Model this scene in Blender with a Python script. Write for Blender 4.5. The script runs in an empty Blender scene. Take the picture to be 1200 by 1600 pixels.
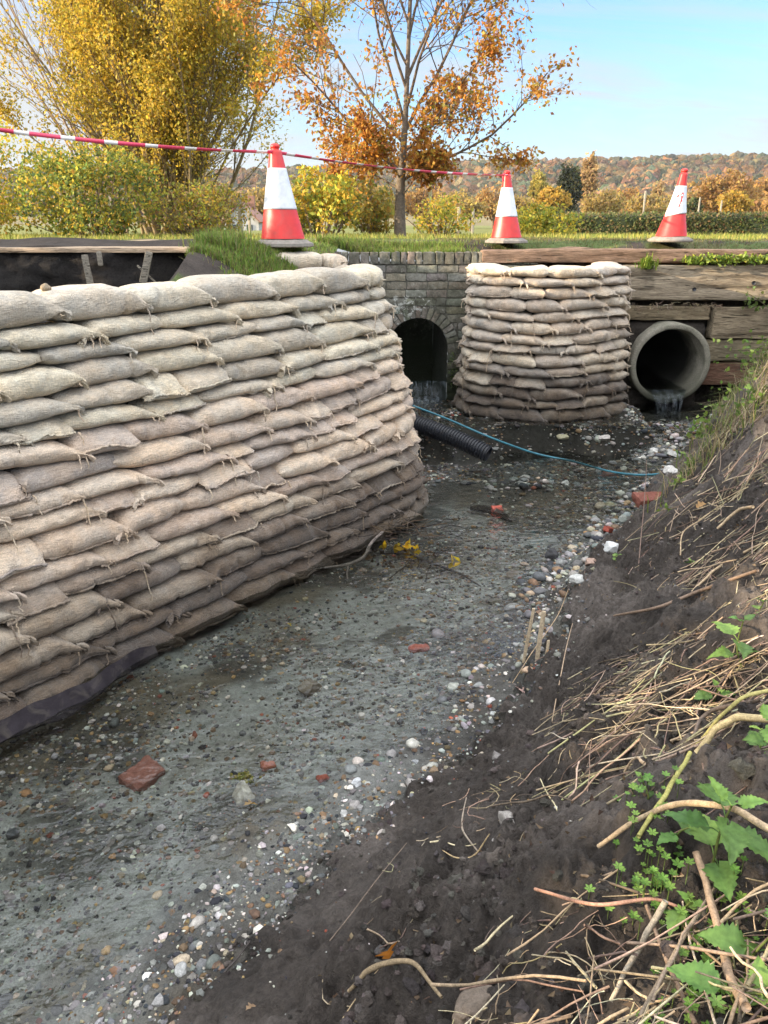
SUN_E, SKY_S, EXPO, HAZE = 3.6, 0.15, 2.05, 0.00013
SKY_MUL, CLOUD, SKY_FILL = (0.31, 0.48, 0.70), (1.17, 1.24, 1.31), (4.9, 5.05, 5.3)
import bpy, math, random
import numpy as np
from mathutils import Vector, Matrix, Euler

SC = bpy.context.scene
COL = SC.collection
PI = math.pi
rng = np.random.default_rng(11)

# ---------------------------------------------------------------- camera model (metres; water at z = 0)
FPX, CAMZ = 1202.0, 2.05
TH = math.atan(450.0 / FPX)
CT, ST = math.cos(TH), math.sin(TH)
CAM = np.array([0.0, 0.0, CAMZ])

def ray(px, py):
    u, v = (px - 600) / FPX, (800 - py) / FPX
    return np.array([u, CT + v * ST, -ST + v * CT])

def atz(px, py, z):
    r = ray(px, py)
    return CAM + r * ((z - CAMZ) / r[2])

def aty(px, py, y):
    r = ray(px, py)
    return CAM + r * (y / r[1])

def project(p):
    d = np.asarray(p, float) - CAM
    dep = d[..., 1] * CT - d[..., 2] * ST
    up = d[..., 1] * ST + d[..., 2] * CT
    return 600 + FPX * d[..., 0] / dep, 800 - FPX * up / dep

# ---------------------------------------------------------------- noise
def _h(ix, iy, iz, s):
    n = (ix * 374761393 + iy * 668265263 + iz * 2147483647 + s * 974634777) & 0xFFFFFFFF
    n = ((n ^ (n >> 13)) * 1274126177) & 0xFFFFFFFF
    n = ((n ^ (n >> 16)) * 2246822519) & 0xFFFFFFFF
    return ((n ^ (n >> 15)) & 0xFFFFFF) / float(0xFFFFFF)

def vn(x, y, z=0.0, seed=0):
    x, y, z = np.broadcast_arrays(np.asarray(x, float), np.asarray(y, float), np.asarray(z, float))
    ix, iy, iz = np.floor(x).astype(np.int64), np.floor(y).astype(np.int64), np.floor(z).astype(np.int64)
    fx, fy, fz = x - ix, y - iy, z - iz
    fx, fy, fz = fx * fx * (3 - 2 * fx), fy * fy * (3 - 2 * fy), fz * fz * (3 - 2 * fz)
    r = 0
    for dx in (0, 1):
        wx = fx if dx else 1 - fx
        for dy in (0, 1):
            wy = fy if dy else 1 - fy
            for dz in (0, 1):
                wz = fz if dz else 1 - fz
                r = r + wx * wy * wz * _h(ix + dx, iy + dy, iz + dz, seed)
    return r * 2 - 1

def vn2(x, y, seed=0):
    x, y = np.asarray(x, float), np.asarray(y, float)
    ix, iy = np.floor(x).astype(np.int64), np.floor(y).astype(np.int64)
    fx, fy = x - ix, y - iy
    fx, fy = fx * fx * (3 - 2 * fx), fy * fy * (3 - 2 * fy)
    a = _h(ix, iy, 0, seed) * (1 - fx) + _h(ix + 1, iy, 0, seed) * fx
    b = _h(ix, iy + 1, 0, seed) * (1 - fx) + _h(ix + 1, iy + 1, 0, seed) * fx
    return (a * (1 - fy) + b * fy) * 2 - 1

def fbm2(x, y, oct=4, seed=0, gain=0.5):
    r, a = 0, 1.0
    for o in range(oct):
        r = r + a * vn2(x, y, seed + o * 17)
        x, y, a = x * 2.03 + 3.1, y * 2.03 - 1.7, a * gain
    return r

def cell2(x, y, seed=0):
    x, y = np.asarray(x, float), np.asarray(y, float)
    ix, iy = np.floor(x).astype(np.int64), np.floor(y).astype(np.int64)
    best = np.full(x.shape, 9.0)
    for dx in (-1, 0, 1):
        for dy in (-1, 0, 1):
            cx, cy = ix + dx, iy + dy
            d = (cx + _h(cx, cy, 1, seed) - x) ** 2 + (cy + _h(cx, cy, 2, seed) - y) ** 2
            d = d * (0.7 + 1.6 * _h(cx, cy, 3, seed))
            best = np.minimum(best, d)
    return np.sqrt(best)

def sst(a, b, x):
    t = np.clip((np.asarray(x, float) - a) / (b - a), 0, 1)
    return t * t * (3 - 2 * t)

# ---------------------------------------------------------------- mesh helpers
class MB:
    """collects shapes that belong to ONE mesh"""
    def __init__(self):
        self.V, self.F, self.C, self.n = [], [], [], 0
    def add(self, V, F, col=None):
        V = np.asarray(V, float).reshape(-1, 3)
        self.V.append(V)
        for f in (F if isinstance(F, list) and len(F) and isinstance(F[0], np.ndarray) and F[0].ndim == 2 else [np.asarray(F)]):
            self.F.append(f + self.n)
        c = np.ones((len(V), 3)) if col is None else np.broadcast_to(np.asarray(col, float), (len(V), 3))
        self.C.append(c)
        self.n += len(V)
        return self
    def arrays(self):
        return np.concatenate(self.V), self.F, np.concatenate(self.C)

def mk(name, V, F, mat, parent=None, smooth=True, cols=None, origin=None):
    V = np.array(V, float).reshape(-1, 3)
    if not isinstance(F, list) or (len(F) and not isinstance(F[0], np.ndarray)):
        F = [np.asarray(F)]
    me = bpy.data.meshes.new(name)
    if parent is not None:
        org = np.array(parent['_w'])
    elif origin is not None:
        org = np.array(origin, float)
    else:
        org = np.array([V[:, 0].mean(), V[:, 1].mean(), V[:, 2].min()])
    V = V - org
    me.vertices.add(len(V))
    me.vertices.foreach_set('co', V.astype(np.float32).ravel())
    F = [np.asarray(f) for f in F if len(f)]
    loops = np.concatenate([f.ravel() for f in F]).astype(np.int32)
    tot = np.concatenate([np.full(len(f), f.shape[1]) for f in F]).astype(np.int32)
    st = np.concatenate([[0], np.cumsum(tot)[:-1]]).astype(np.int32)
    me.loops.add(len(loops))
    me.loops.foreach_set('vertex_index', loops)
    me.polygons.add(len(tot))
    me.polygons.foreach_set('loop_start', st)
    me.polygons.foreach_set('loop_total', tot)
    me.polygons.foreach_set('use_smooth', np.full(len(tot), bool(smooth)))
    if cols is not None:
        at = me.color_attributes.new('Col', 'FLOAT_COLOR', 'POINT')
        c4 = np.ones((len(V), 4), np.float32)
        c4[:, :3] = cols
        at.data.foreach_set('color', c4.ravel())
    me.update(calc_edges=True)
    me.validate()
    me.materials.append(mat)
    o = bpy.data.objects.new(name, me)
    COL.objects.link(o)
    if parent is not None:
        o.parent = parent
    else:
        o.location = org
        o['_w'] = [float(q) for q in org]
    return o

def mkb(name, mb, mat, parent=None, smooth=True, origin=None):
    V, F, C = mb.arrays()
    return mk(name, V, F, mat, parent, smooth, C, origin)

def sub(name, V, F, mat, part, **k):           # a piece of a part (parts sit at their thing's origin)
    part['_w'] = part.parent['_w'] if part.parent is not None else part['_w']
    return mk(name, V, F, mat, part, **k)

def tag(o, label=None, cat=None, group=None, kind=None):
    if label: o['label'] = label
    if cat: o['category'] = cat
    if group: o['group'] = group
    if kind: o['kind'] = kind
    return o

def empty(name, loc):
    o = bpy.data.objects.new(name, None)
    COL.objects.link(o)
    o.location = [float(q) for q in loc]
    o.empty_display_size = 0.1
    o['_w'] = [float(q) for q in loc]
    return o

def gridF(ni, nj, wrap=False):
    i = np.arange(ni - 1)
    j = np.arange(nj if wrap else nj - 1)
    I, J = np.meshgrid(i, j, indexing='ij')
    J2 = (J + 1) % nj
    return np.stack([I * nj + J, (I + 1) * nj + J, (I + 1) * nj + J2, I * nj + J2], -1).reshape(-1, 4)

def frames(P):
    P = np.asarray(P, float)
    T = np.gradient(P, axis=0)
    T /= np.linalg.norm(T, axis=1)[:, None] + 1e-12
    ref = np.array([0.0, 0.0, 1.0])
    if abs(T[:, 2]).mean() > 0.8: ref = np.array([0.31, 0.95, 0.0])
    A = np.cross(T, ref); A /= np.linalg.norm(A, axis=1)[:, None] + 1e-9
    B = np.cross(A, T)
    return T, A, B

def tube(P, R, sides=6, cap=True):
    P = np.asarray(P, float)
    R = np.broadcast_to(np.asarray(R, float), (len(P),))
    T, A, B = frames(P)
    th = np.arange(sides) * 2 * PI / sides
    V = P[:, None, :] + R[:, None, None] * (np.cos(th)[None, :, None] * A[:, None, :] + np.sin(th)[None, :, None] * B[:, None, :])
    V = V.reshape(-1, 3)
    F = [gridF(len(P), sides, True)[:, ::-1]]
    if cap:
        n = len(V)
        V = np.vstack([V, P[0], P[-1]])
        j = np.arange(sides); j2 = (j + 1) % sides
        F.append(np.stack([np.full(sides, n), j, j2], -1))
        b = (len(P) - 1) * sides
        F.append(np.stack([np.full(sides, n + 1), b + j2, b + j], -1))
    return V, F

def spline(pts, n):
    """Catmull-Rom through pts, n samples"""
    p = np.asarray(pts, float)
    p = np.vstack([2 * p[0] - p[1], p, 2 * p[-1] - p[-2]])
    m = len(p) - 3
    t = np.linspace(0, m - 1e-6, n)
    i = t.astype(int); f = (t - i)[:, None]
    a, b, c, d = p[i], p[i + 1], p[i + 2], p[i + 3]
    return 0.5 * (2 * b + (c - a) * f + (2 * a - 5 * b + 4 * c - d) * f ** 2 + (3 * b - a - 3 * c + d) * f ** 3)

def boxV(c, s, R=None):
    c, s = np.asarray(c, float), np.asarray(s, float) / 2
    q = np.array([[x, y, z] for x in (-1, 1) for y in (-1, 1) for z in (-1, 1)], float) * s
    if R is not None: q = q @ np.asarray(R).T
    F = np.array([[0, 1, 3, 2], [4, 6, 7, 5], [0, 4, 5, 1], [2, 3, 7, 6], [0, 2, 6, 4], [1, 5, 7, 3]])
    return q + c, F

def roughbox(c, s, n=(8, 4, 4), r=0.01, amp=0.004, freq=8.0, seed=0, R=None, stretch=(1, 1, 1)):
    """box with rounded edges and an uneven surface; freq in 1/m"""
    s = np.asarray(s, float)
    Vs, Fs, k = [], [], 0
    for ax in range(3):
        u, v = [(1, 2), (2, 0), (0, 1)][ax]
        for sg in (-1, 1):
            a = np.linspace(-1, 1, n[u] + 1); b = np.linspace(-1, 1, n[v] + 1)
            A, B = np.meshgrid(a, b, indexing='ij')
            P = np.zeros(A.shape + (3,)); P[..., ax] = sg; P[..., u] = A; P[..., v] = B
            f = gridF(n[u] + 1, n[v] + 1)
            if sg < 0: f = f[:, ::-1]
            Vs.append(P.reshape(-1, 3)); Fs.append(f + k); k += P.shape[0] * P.shape[1]
    P = np.vstack(Vs) * s / 2
    inner = s / 2 - r
    core = np.clip(P, -inner, inner)
    d = P - core; L = np.linalg.norm(d, axis=1)[:, None]
    P = np.where(L > 1e-9, core + d / np.maximum(L, 1e-9) * r, P)
    N = P / (s / 2); N = N * np.abs(N) ** 4; N /= np.linalg.norm(N, axis=1)[:, None] + 1e-9
    st = np.asarray(stretch, float)
    q = P * freq / st + seed * 7.3
    d = vn(q[:, 0], q[:, 1], q[:, 2], seed) + 0.5 * vn(q[:, 0] * 2.3, q[:, 1] * 2.3, q[:, 2] * 2.3, seed + 3) + 0.3 * vn(q[:, 0] * 5, q[:, 1] * 5, q[:, 2] * 5, seed + 5)
    P = P + N * (d * amp)[:, None]
    if R is not None: P = P @ np.asarray(R).T
    return P + np.asarray(c, float), Fs

def rotm(rx=0, ry=0, rz=0):
    return np.array(Euler((rx, ry, rz)).to_matrix())

def ico(sub=1):
    import bmesh
    bm = bmesh.new()
    bmesh.ops.create_icosphere(bm, subdivisions=sub, radius=1)
    V = np.array([v.co[:] for v in bm.verts]); F = np.array([[v.index for v in f.verts] for f in bm.faces])
    bm.free()
    return V, F
ICO1, ICO2, ICO3, ICO4 = ico(1), ico(2), ico(3), ico(4)

def rocks(P, S, cols, tmpl=ICO1, rough=0.25, flat=0.65, seed=0):
    """many lumps in one call: P centres, S sizes; returns V,F,C"""
    r = np.random.default_rng(seed)
    n = len(P); V0, F0 = tmpl; m = len(V0)
    q = r.normal(size=(n, 4)); q /= np.linalg.norm(q, axis=1)[:, None]
    w, x, y, z = q.T
    R = np.stack([1 - 2 * (y * y + z * z), 2 * (x * y - z * w), 2 * (x * z + y * w), 2 * (x * y + z * w), 1 - 2 * (x * x + z * z), 2 * (y * z - x * w), 2 * (x * z - y * w), 2 * (y * z + x * w), 1 - 2 * (x * x + y * y)], -1).reshape(n, 3, 3)
    an = r.uniform(0.6, 1.25, (n, 1, 3))
    V = V0[None] * (1 + rough * r.normal(size=(n, m, 1)).clip(-1.6, 1.6) * 0.6) * an
    V = np.einsum('nij,nmj->nmi', R, V)
    V[..., 2] *= flat
    V = V * np.asarray(S)[:, None, None] + np.asarray(P)[:, None, :]
    F = F0[None] + (np.arange(n) * m)[:, None, None]
    C = np.repeat(np.asarray(cols, float)[:, None, :], m, 1) * r.uniform(0.85, 1.15, (n, m, 1))
    return V.reshape(-1, 3), F.reshape(-1, F0.shape[1]), C.reshape(-1, 3)

def lump(c, s, seed=0, amp=0.25, freq=1.5, tmpl=ICO4, R=None, angular=0.0):
    V0, F0 = tmpl
    V = V0.copy()
    if angular:                                          # facets: clamp against random planes
        r = np.random.default_rng(seed)
        for _ in range(int(12 * angular) + 3):
            nrm = r.normal(size=3); nrm /= np.linalg.norm(nrm)
            d = V @ nrm; lim = r.uniform(0.55, 0.85)
            V = V - np.clip(d - lim, 0, None)[:, None] * nrm
    q = V0 * freq + seed * 3.7
    n = vn(q[:, 0], q[:, 1], q[:, 2], seed) + 0.5 * vn(q[:, 0] * 2.2, q[:, 1] * 2.2, q[:, 2] * 2.2, seed + 1) + 0.25 * vn(q[:, 0] * 5, q[:, 1] * 5, q[:, 2] * 5, seed + 2)
    V = V * (1 + amp * n)[:, None] * np.asarray(s, float)
    if R is not None: V = V @ np.asarray(R).T
    return V + np.asarray(c, float), F0

def leafquads(P, size, r, cols, up=0.3, aspect=0.55, fold=0.25):
    """small folded leaves, one pair of triangles-like quads each"""
    n = len(P)
    d = r.normal(size=(n, 3)); d[:, 2] -= up; d /= np.linalg.norm(d, axis=1)[:, None]
    e = r.normal(size=(n, 3)); e -= (e * d).sum(1)[:, None] * d; e /= np.linalg.norm(e, axis=1)[:, None]
    f = np.cross(d, e)
    L = (np.asarray(size) * r.uniform(0.6, 1.3, n))[:, None]
    V = np.stack([P, P + d * L * 0.45 + e * L * aspect * 0.5 + f * L * fold * 0.5, P + d * L, P + d * L * 0.45 - e * L * aspect * 0.5 + f * L * fold * 0.5], 1)
    i = np.arange(n)[:, None] * 4
    F = np.concatenate([i + np.array([0, 1, 2]), i + np.array([0, 2, 3])])
    C = np.repeat(np.asarray(cols)[:, None, :], 4, 1)
    return V.reshape(-1, 3), F, C.reshape(-1, 3)

def blades(P, h, w, r, cols, lean=0.4, dirv=None):
    n = len(P)
    a = r.uniform(0, 2 * PI, n)
    d = np.stack([np.cos(a), np.sin(a), np.zeros(n)], 1)
    s = np.stack([-np.sin(a), np.cos(a), np.zeros(n)], 1)
    b = r.uniform(0, 1, n) * lean
    H = (np.asarray(h) * r.uniform(0.5, 1.25, n))[:, None]; W = np.broadcast_to(np.asarray(w, float), (n,))[:, None] * r.uniform(0.7, 1.3, n)[:, None]
    if dirv is not None: d = d * 0.6 + np.asarray(dirv)
    b = b[:, None]
    z = np.array([[0, 0, 1.0]])
    p1 = P + z * H * 0.5 + d * H * b * 0.25
    p2 = P + z * H * (0.95 - 0.35 * b) + d * H * b * 0.9
    V = np.stack([P - s * W / 2, P + s * W / 2, p1 - s * W * 0.4, p1 + s * W * 0.4, p2], 1)
    i = np.arange(n)[:, None] * 5
    F = [i + np.array([0, 1, 3, 2]), i + np.array([2, 3, 4])]
    C = np.repeat(np.asarray(cols)[:, None, :], 5, 1).copy()
    return V.reshape(-1, 3), F, C.reshape(-1, 3)

def pick(pal, n, r, jit=0.15, w=None):
    pal = np.asarray(pal, float)
    i = r.choice(len(pal), n, p=None if w is None else np.asarray(w, float) / np.sum(w))
    return pal[i] * r.uniform(1 - jit, 1 + jit, (n, 1)) * r.uniform(1 - jit * 0.4, 1 + jit * 0.4, (n, 3))

# ---------------------------------------------------------------- materials
def newmat(name):
    m = bpy.data.materials.new(name); m.use_nodes = True
    nt = m.node_tree; nt.nodes.clear()
    out = nt.nodes.new('ShaderNodeOutputMaterial')
    return m, nt, out

def nd(nt, t, ins=None, **props):
    n = nt.nodes.new(t)
    for k, v in props.items(): setattr(n, k, v)
    for k, v in (ins or {}).items():
        s = n.inputs[k]
        if isinstance(v, bpy.types.NodeSocket): nt.links.new(v, s)
        else:
            try: s.default_value = v
            except Exception: s.default_value = (*v, 1.0)
    return n

def c4(c): return (c[0], c[1], c[2], 1.0)
def noise(nt, vec, scale, detail=4.0, rough=0.55, dist=0.0):
    return nd(nt, 'ShaderNodeTexNoise', {'Vector': vec, 'Scale': scale, 'Detail': detail, 'Roughness': rough, 'Distortion': dist})
def ramp(nt, fac, stops, interp='LINEAR'):
    n = nd(nt, 'ShaderNodeValToRGB', {'Fac': fac}); cr = n.color_ramp; cr.interpolation = interp
    while len(cr.elements) < len(stops): cr.elements.new(0.5)
    for e, (p, c) in zip(cr.elements, stops):
        e.position = p; e.color = c4(c) if hasattr(c, '__len__') else (c, c, c, 1)
    return n.outputs['Color']
def mix(nt, f, a, b, mode='MIX'):
    n = nd(nt, 'ShaderNodeMix', data_type='RGBA', blend_type=mode)
    for idx, v in ((0, f), (6, a), (7, b)):
        s = n.inputs[idx]
        if isinstance(v, bpy.types.NodeSocket): nt.links.new(v, s)
        else: s.default_value = c4(v) if hasattr(v, '__len__') else v
    return n.outputs[2]
def mth(nt, op, a, b=0.0, clamp=False):
    n = nd(nt, 'ShaderNodeMath', operation=op, use_clamp=clamp)
    for i, v in ((0, a), (1, b)):
        if isinstance(v, bpy.types.NodeSocket): nt.links.new(v, n.inputs[i])
        else: n.inputs[i].default_value = v
    return n.outputs[0]
def mapr(nt, v, a, b, c=0.0, d=1.0):
    return nd(nt, 'ShaderNodeMapRange', {'Value': v, 'From Min': a, 'From Max': b, 'To Min': c, 'To Max': d}).outputs[0]
def bump(nt, h, strength=0.5, dist=0.01, normal=None):
    ins = {'Height': h, 'Strength': strength, 'Distance': dist}
    if normal is not None: ins['Normal'] = normal
    return nd(nt, 'ShaderNodeBump', ins).outputs[0]
def wpos(nt): return nd(nt, 'ShaderNodeNewGeometry').outputs['Position']
def scalev(nt, v, s):
    return nd(nt, 'ShaderNodeVectorMath', {0: v, 1: s}, operation='MULTIPLY').outputs[0]
def attr(nt, name='Col'): return nd(nt, 'ShaderNodeAttribute', attribute_name=name).outputs['Color']
def sepz(nt, v): return nd(nt, 'ShaderNodeSeparateXYZ', {0: v})
def prin(nt, out, col, rough=0.8, normal=None, spec=0.3, **k):
    ins = {'Base Color': col if isinstance(col, bpy.types.NodeSocket) else c4(col), 'Roughness': rough, 'Specular IOR Level': spec}
    if normal is not None: ins['Normal'] = normal
    ins.update(k)
    b = nd(nt, 'ShaderNodeBsdfPrincipled', ins)
    nt.links.new(b.outputs[0], out.inputs[0])
    return b

MAT = {}
def mat_hessian(dark=False):
    m, nt, out = newmat('wet_hessian' if dark else 'hessian')
    p = wpos(nt)
    oi = nd(nt, 'ShaderNodeObjectInfo')
    n1 = noise(nt, p, 5.0, 4, 0.6).outputs[0]
    n2 = noise(nt, p, 17.0, 5, 0.65, 0.4).outputs[0]
    n3 = noise(nt, p, 60.0, 3, 0.6).outputs[0]
    base = mix(nt, ramp(nt, n1, [(0.35, 0), (0.66, 1)]), (0.545, 0.47, 0.375), (0.47, 0.45, 0.405))
    base = mix(nt, ramp(nt, n2, [(0.50, 0), (0.74, 0.55)]), base, (0.34, 0.35, 0.35))
    base = mix(nt, ramp(nt, n2, [(0.26, 0.6), (0.42, 0)]), base, (0.53, 0.43, 0.325))
    base = mix(nt, 1.0, base, oi.outputs['Color'], 'MULTIPLY')
    base = mix(nt, 1.0, base, ramp(nt, oi.outputs['Random'], [(0, (0.90, 0.90, 0.91)), (0.3, (1.06, 1.00, 0.96)), (0.65, (1.16, 1.12, 1.04)), (1, (1.28, 1.24, 1.14))]), 'MULTIPLY')
    st1 = noise(nt, scalev(nt, p, (1.0, 1.0, 0.12)), 230.0, 2, 0.5).outputs[0]
    st2 = noise(nt, scalev(nt, p, (0.12, 0.12, 1.0)), 230.0, 2, 0.5).outputs[0]
    base = mix(nt, 1.0, base, ramp(nt, st1, [(0.3, 0.80), (0.7, 1.16)]), 'MULTIPLY')
    base = mix(nt, 1.0, base, ramp(nt, st2, [(0.3, 0.80), (0.7, 1.16)]), 'MULTIPLY')
    # dirt smears
    sm = noise(nt, p, 9.0, 6, 0.7, 1.2).outputs[0]
    base = mix(nt, ramp(nt, sm, [(0.6, 0), (0.72, 0.5)]), base, (0.10, 0.09, 0.085))
    # damp: the lowest courses have soaked up stream water
    z = sepz(nt, p).outputs[2]
    zz = mth(nt, 'ADD', z, mth(nt, 'MULTIPLY', mth(nt, 'SUBTRACT', n1, 0.5), 0.55))
    zz = mth(nt, 'ADD', zz, mth(nt, 'MULTIPLY', mth(nt, 'SUBTRACT', oi.outputs['Random'], 0.5), 0.22))
    yy = mapr(nt, sepz(nt, p).outputs[1], 6.2, 7.0, 0.0, 0.27)
    zz = mth(nt, 'SUBTRACT', zz, yy)
    wet = mapr(nt, zz, 0.62, 0.20)
    base = mix(nt, wet, base, mix(nt, 1.0, base, (0.27, 0.255, 0.25), 'MULTIPLY'))
    # weave
    w = noise(nt, p, 420.0, 2, 0.5).outputs[0]
    base = mix(nt, 0.32, base, mix(nt, 1.0, base, ramp(nt, w, [(0.3, 0.35), (0.7, 1.5)]), 'MULTIPLY'))
    fo = noise(nt, scalev(nt, p, (1.0, 1.0, 2.6)), 13.0, 5, 0.6, 1.6).outputs[0]
    h = mth(nt, 'ADD', mth(nt, 'MULTIPLY', w, 0.35), mth(nt, 'ADD', n3, mth(nt, 'MULTIPLY', n2, 1.3)))
    h = mth(nt, 'ADD', h, mth(nt, 'MULTIPLY', mth(nt, 'ABSOLUTE', mth(nt, 'SUBTRACT', fo, 0.5)), 5.0))
    b = prin(nt, out, base, 0.92, bump(nt, h, 0.6, 0.012), 0.15)
    b.inputs['Sheen Weight'].default_value = 0.15
    return m
MAT['hessian'] = mat_hessian()

def mat_attr(name, rough=0.85, ns=30.0, amt=0.4, bs=0.5, bd=0.01, spec=0.25, ns2=None, **k):
    """colour from the mesh's own attribute, broken up by noise, with bump"""
    m, nt, out = newmat(name)
    p = wpos(nt)
    n1 = noise(nt, p, ns, 6, 0.65).outputs[0]
    n2 = noise(nt, p, ns2 or ns * 4.3, 4, 0.6).outputs[0]
    c = mix(nt, 1.0, attr(nt), ramp(nt, n1, [(0.25, 1 - amt), (0.75, 1 + amt)]), 'MULTIPLY')
    c = mix(nt, 1.0, c, ramp(nt, n2, [(0.3, 1 - amt * 0.7), (0.7, 1 + amt * 0.7)]), 'MULTIPLY')
    h = mth(nt, 'ADD', n1, mth(nt, 'MULTIPLY', n2, 0.6))
    prin(nt, out, c, rough, bump(nt, h, bs, bd), spec, **k)
    return m

def mat_leaf(name, trans=0.45, rough=0.55, ns=40):
    m, nt, out = newmat(name)
    c = attr(nt)
    n = noise(nt, wpos(nt), ns, 3).outputs[0]
    c = mix(nt, 1.0, c, ramp(nt, n, [(0.3, 0.75), (0.7, 1.25)]), 'MULTIPLY')
    b = nd(nt, 'ShaderNodeBsdfPrincipled', {'Base Color': c, 'Roughness': rough, 'Specular IOR Level': 0.25})
    t = nd(nt, 'ShaderNodeBsdfTranslucent', {'Color': c})
    x = nd(nt, 'ShaderNodeMixShader', {0: trans, 1: b.outputs[0], 2: t.outputs[0]})
    nt.links.new(x.outputs[0], out.inputs[0])
    return m

def mat_soil():
    m, nt, out = newmat('dark_soil')
    p = wpos(nt)
    n1 = noise(nt, p, 3.0, 5, 0.6).outputs[0]
    n2 = noise(nt, p, 55.0, 8, 0.72, 0.3).outputs[0]
    n3 = noise(nt, p, 260.0, 4, 0.7).outputs[0]
    c = mix(nt, 1.0, attr(nt), ramp(nt, n1, [(0.3, (0.7, 0.7, 0.7)), (0.7, (1.25, 1.22, 1.2))]), 'MULTIPLY')
    c = mix(nt, 1.0, c, ramp(nt, n2, [(0.28, 0.55), (0.72, 1.5)]), 'MULTIPLY')
    c = mix(nt, ramp(nt, n3, [(0.70, 0), (0.80, 0.5)]), c, (0.15, 0.125, 0.10))
    h = mth(nt, 'ADD', mth(nt, 'MULTIPLY', n2, 1.0), mth(nt, 'MULTIPLY', n3, 0.35))
    n4 = noise(nt, p, 120.0, 6, 0.75).outputs[0]
    h = mth(nt, 'ADD', h, mth(nt, 'MULTIPLY', n4, 0.8))
    prin(nt, out, c, 0.88, bump(nt, h, 1.0, 0.035), 0.3)
    return m

MAT['soil'] = mat_soil()
MAT['bed'] = mat_attr('stream_silt', 0.8, 26, 0.4, 0.8, 0.012, 0.15, 190)
MAT['stone'] = mat_attr('stone', 0.75, 60, 0.35, 0.35, 0.004, 0.35)
MAT['brickrough'] = mat_attr('worn_brick', 0.85, 45, 0.35, 0.6, 0.006, 0.25)
MAT['straw'] = mat_attr('dead_stalk', 0.75, 70, 0.45, 0.4, 0.002, 0.25)
MAT['bark'] = mat_attr('bark', 0.9, 25, 0.4, 0.8, 0.01, 0.2)
MAT['leaf'] = mat_leaf('autumn_leaf', 0.5)
MAT['greenleaf'] = mat_leaf('green_leaf', 0.35, 0.45, 90)
MAT['grass'] = mat_leaf('grass_blade', 0.35, 0.5, 12)
MAT['wood'] = None

def mat_wood():
    m, nt, out = newmat('weathered_timber')
    p = wpos(nt)
    v = scalev(nt, p, (2.6, 20.0, 20.0))
    g = noise(nt, v, 4.0, 8, 0.7, 0.6).outputs[0]
    g2 = noise(nt, scalev(nt, p, (2.0, 60.0, 60.0)), 3.0, 4, 0.6, 0.3).outputs[0]
    d = noise(nt, p, 3.0, 5, 0.6).outputs[0]
    c = mix(nt, 1.0, attr(nt), ramp(nt, g, [(0.25, (0.42, 0.38, 0.35)), (0.5, (0.95, 0.93, 0.9)), (0.78, (1.45, 1.42, 1.35))]), 'MULTIPLY')
    c = mix(nt, 1.0, c, ramp(nt, g2, [(0.3, 0.65), (0.7, 1.2)]), 'MULTIPLY')
    c = mix(nt, ramp(nt, d, [(0.55, 0), (0.75, 0.55)]), c, (0.055, 0.05, 0.035))
    ck = noise(nt, scalev(nt, p, (1.6, 30.0, 30.0)), 2.2, 3, 0.6, 0.4).outputs[0]
    c = mix(nt, ramp(nt, ck, [(0.60, 0), (0.66, 0.9)]), c, (0.02, 0.016, 0.012))
    h = mth(nt, 'ADD', g, mth(nt, 'MULTIPLY', g2, 0.7))
    prin(nt, out, c, 0.85, bump(nt, h, 0.9, 0.02), 0.2)
    return m
MAT['wood'] = mat_wood()

def mat_plain(name, col, rough=0.5, ns=20, amt=0.15, bs=0.1, bd=0.003, spec=0.4, dirt=None, dz=None):
    m, nt, out = newmat(name)
    p = wpos(nt)
    n1 = noise(nt, p, ns, 5, 0.6).outputs[0]
    c = mix(nt, 1.0, c4(col)[:3], ramp(nt, n1, [(0.3, 1 - amt), (0.7, 1 + amt)]), 'MULTIPLY')
    if dirt:
        n2 = noise(nt, p, ns * 0.6, 6, 0.7, 0.8).outputs[0]
        c = mix(nt, ramp(nt, n2, [(0.48, 0), (0.7, dirt)]), c, (0.13, 0.115, 0.09))
    prin(nt, out, c, rough, bump(nt, n1, bs, bd), spec)
    return m
MAT['cone_red'] = mat_plain('cone_plastic', (0.58, 0.022, 0.018), 0.42, 14, 0.12, 0.1, 0.004, 0.5, 0.25)
MAT['cone_white'] = mat_plain('reflective_sleeve', (0.60, 0.62, 0.65), 0.35, 22, 0.07, 0.15, 0.003, 0.5, 0.22)
MAT['cone_base'] = mat_plain('recycled_rubber', (0.22, 0.20, 0.175), 0.9, 30, 0.25, 0.3, 0.004, 0.2, 0.4)
MAT['tape_red'] = mat_plain('tape_red', (0.72, 0.05, 0.09), 0.35, 20, 0.1)
MAT['tape_white'] = mat_plain('tape_white', (0.80, 0.77, 0.74), 0.35, 20, 0.06)
MAT['black_pipe'] = mat_plain('black_polythene', (0.018, 0.02, 0.026), 0.38, 30, 0.3, 0.15, 0.003, 0.5, 0.12)
MAT['blue_hose'] = mat_plain('blue_hose', (0.025, 0.15, 0.20), 0.4, 30, 0.3, 0.1, 0.002, 0.5, 0.25)
MAT['membrane'] = mat_plain('membrane', (0.022, 0.019, 0.022), 0.95, 14, 0.3, 0.5, 0.01, 0.08, 0.3)
MAT['render'] = mat_plain('white_render', (0.42, 0.42, 0.41), 0.8, 3, 0.08)
MAT['tile'] = mat_plain('roof_tile', (0.25, 0.13, 0.09), 0.8, 6, 0.25)
MAT['pane'] = mat_plain('window_pane', (0.05, 0.06, 0.07), 0.15, 2, 0.1)
MAT['post'] = mat_attr('fence_timber', 0.85, 20, 0.35, 0.5, 0.006, 0.2)

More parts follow.
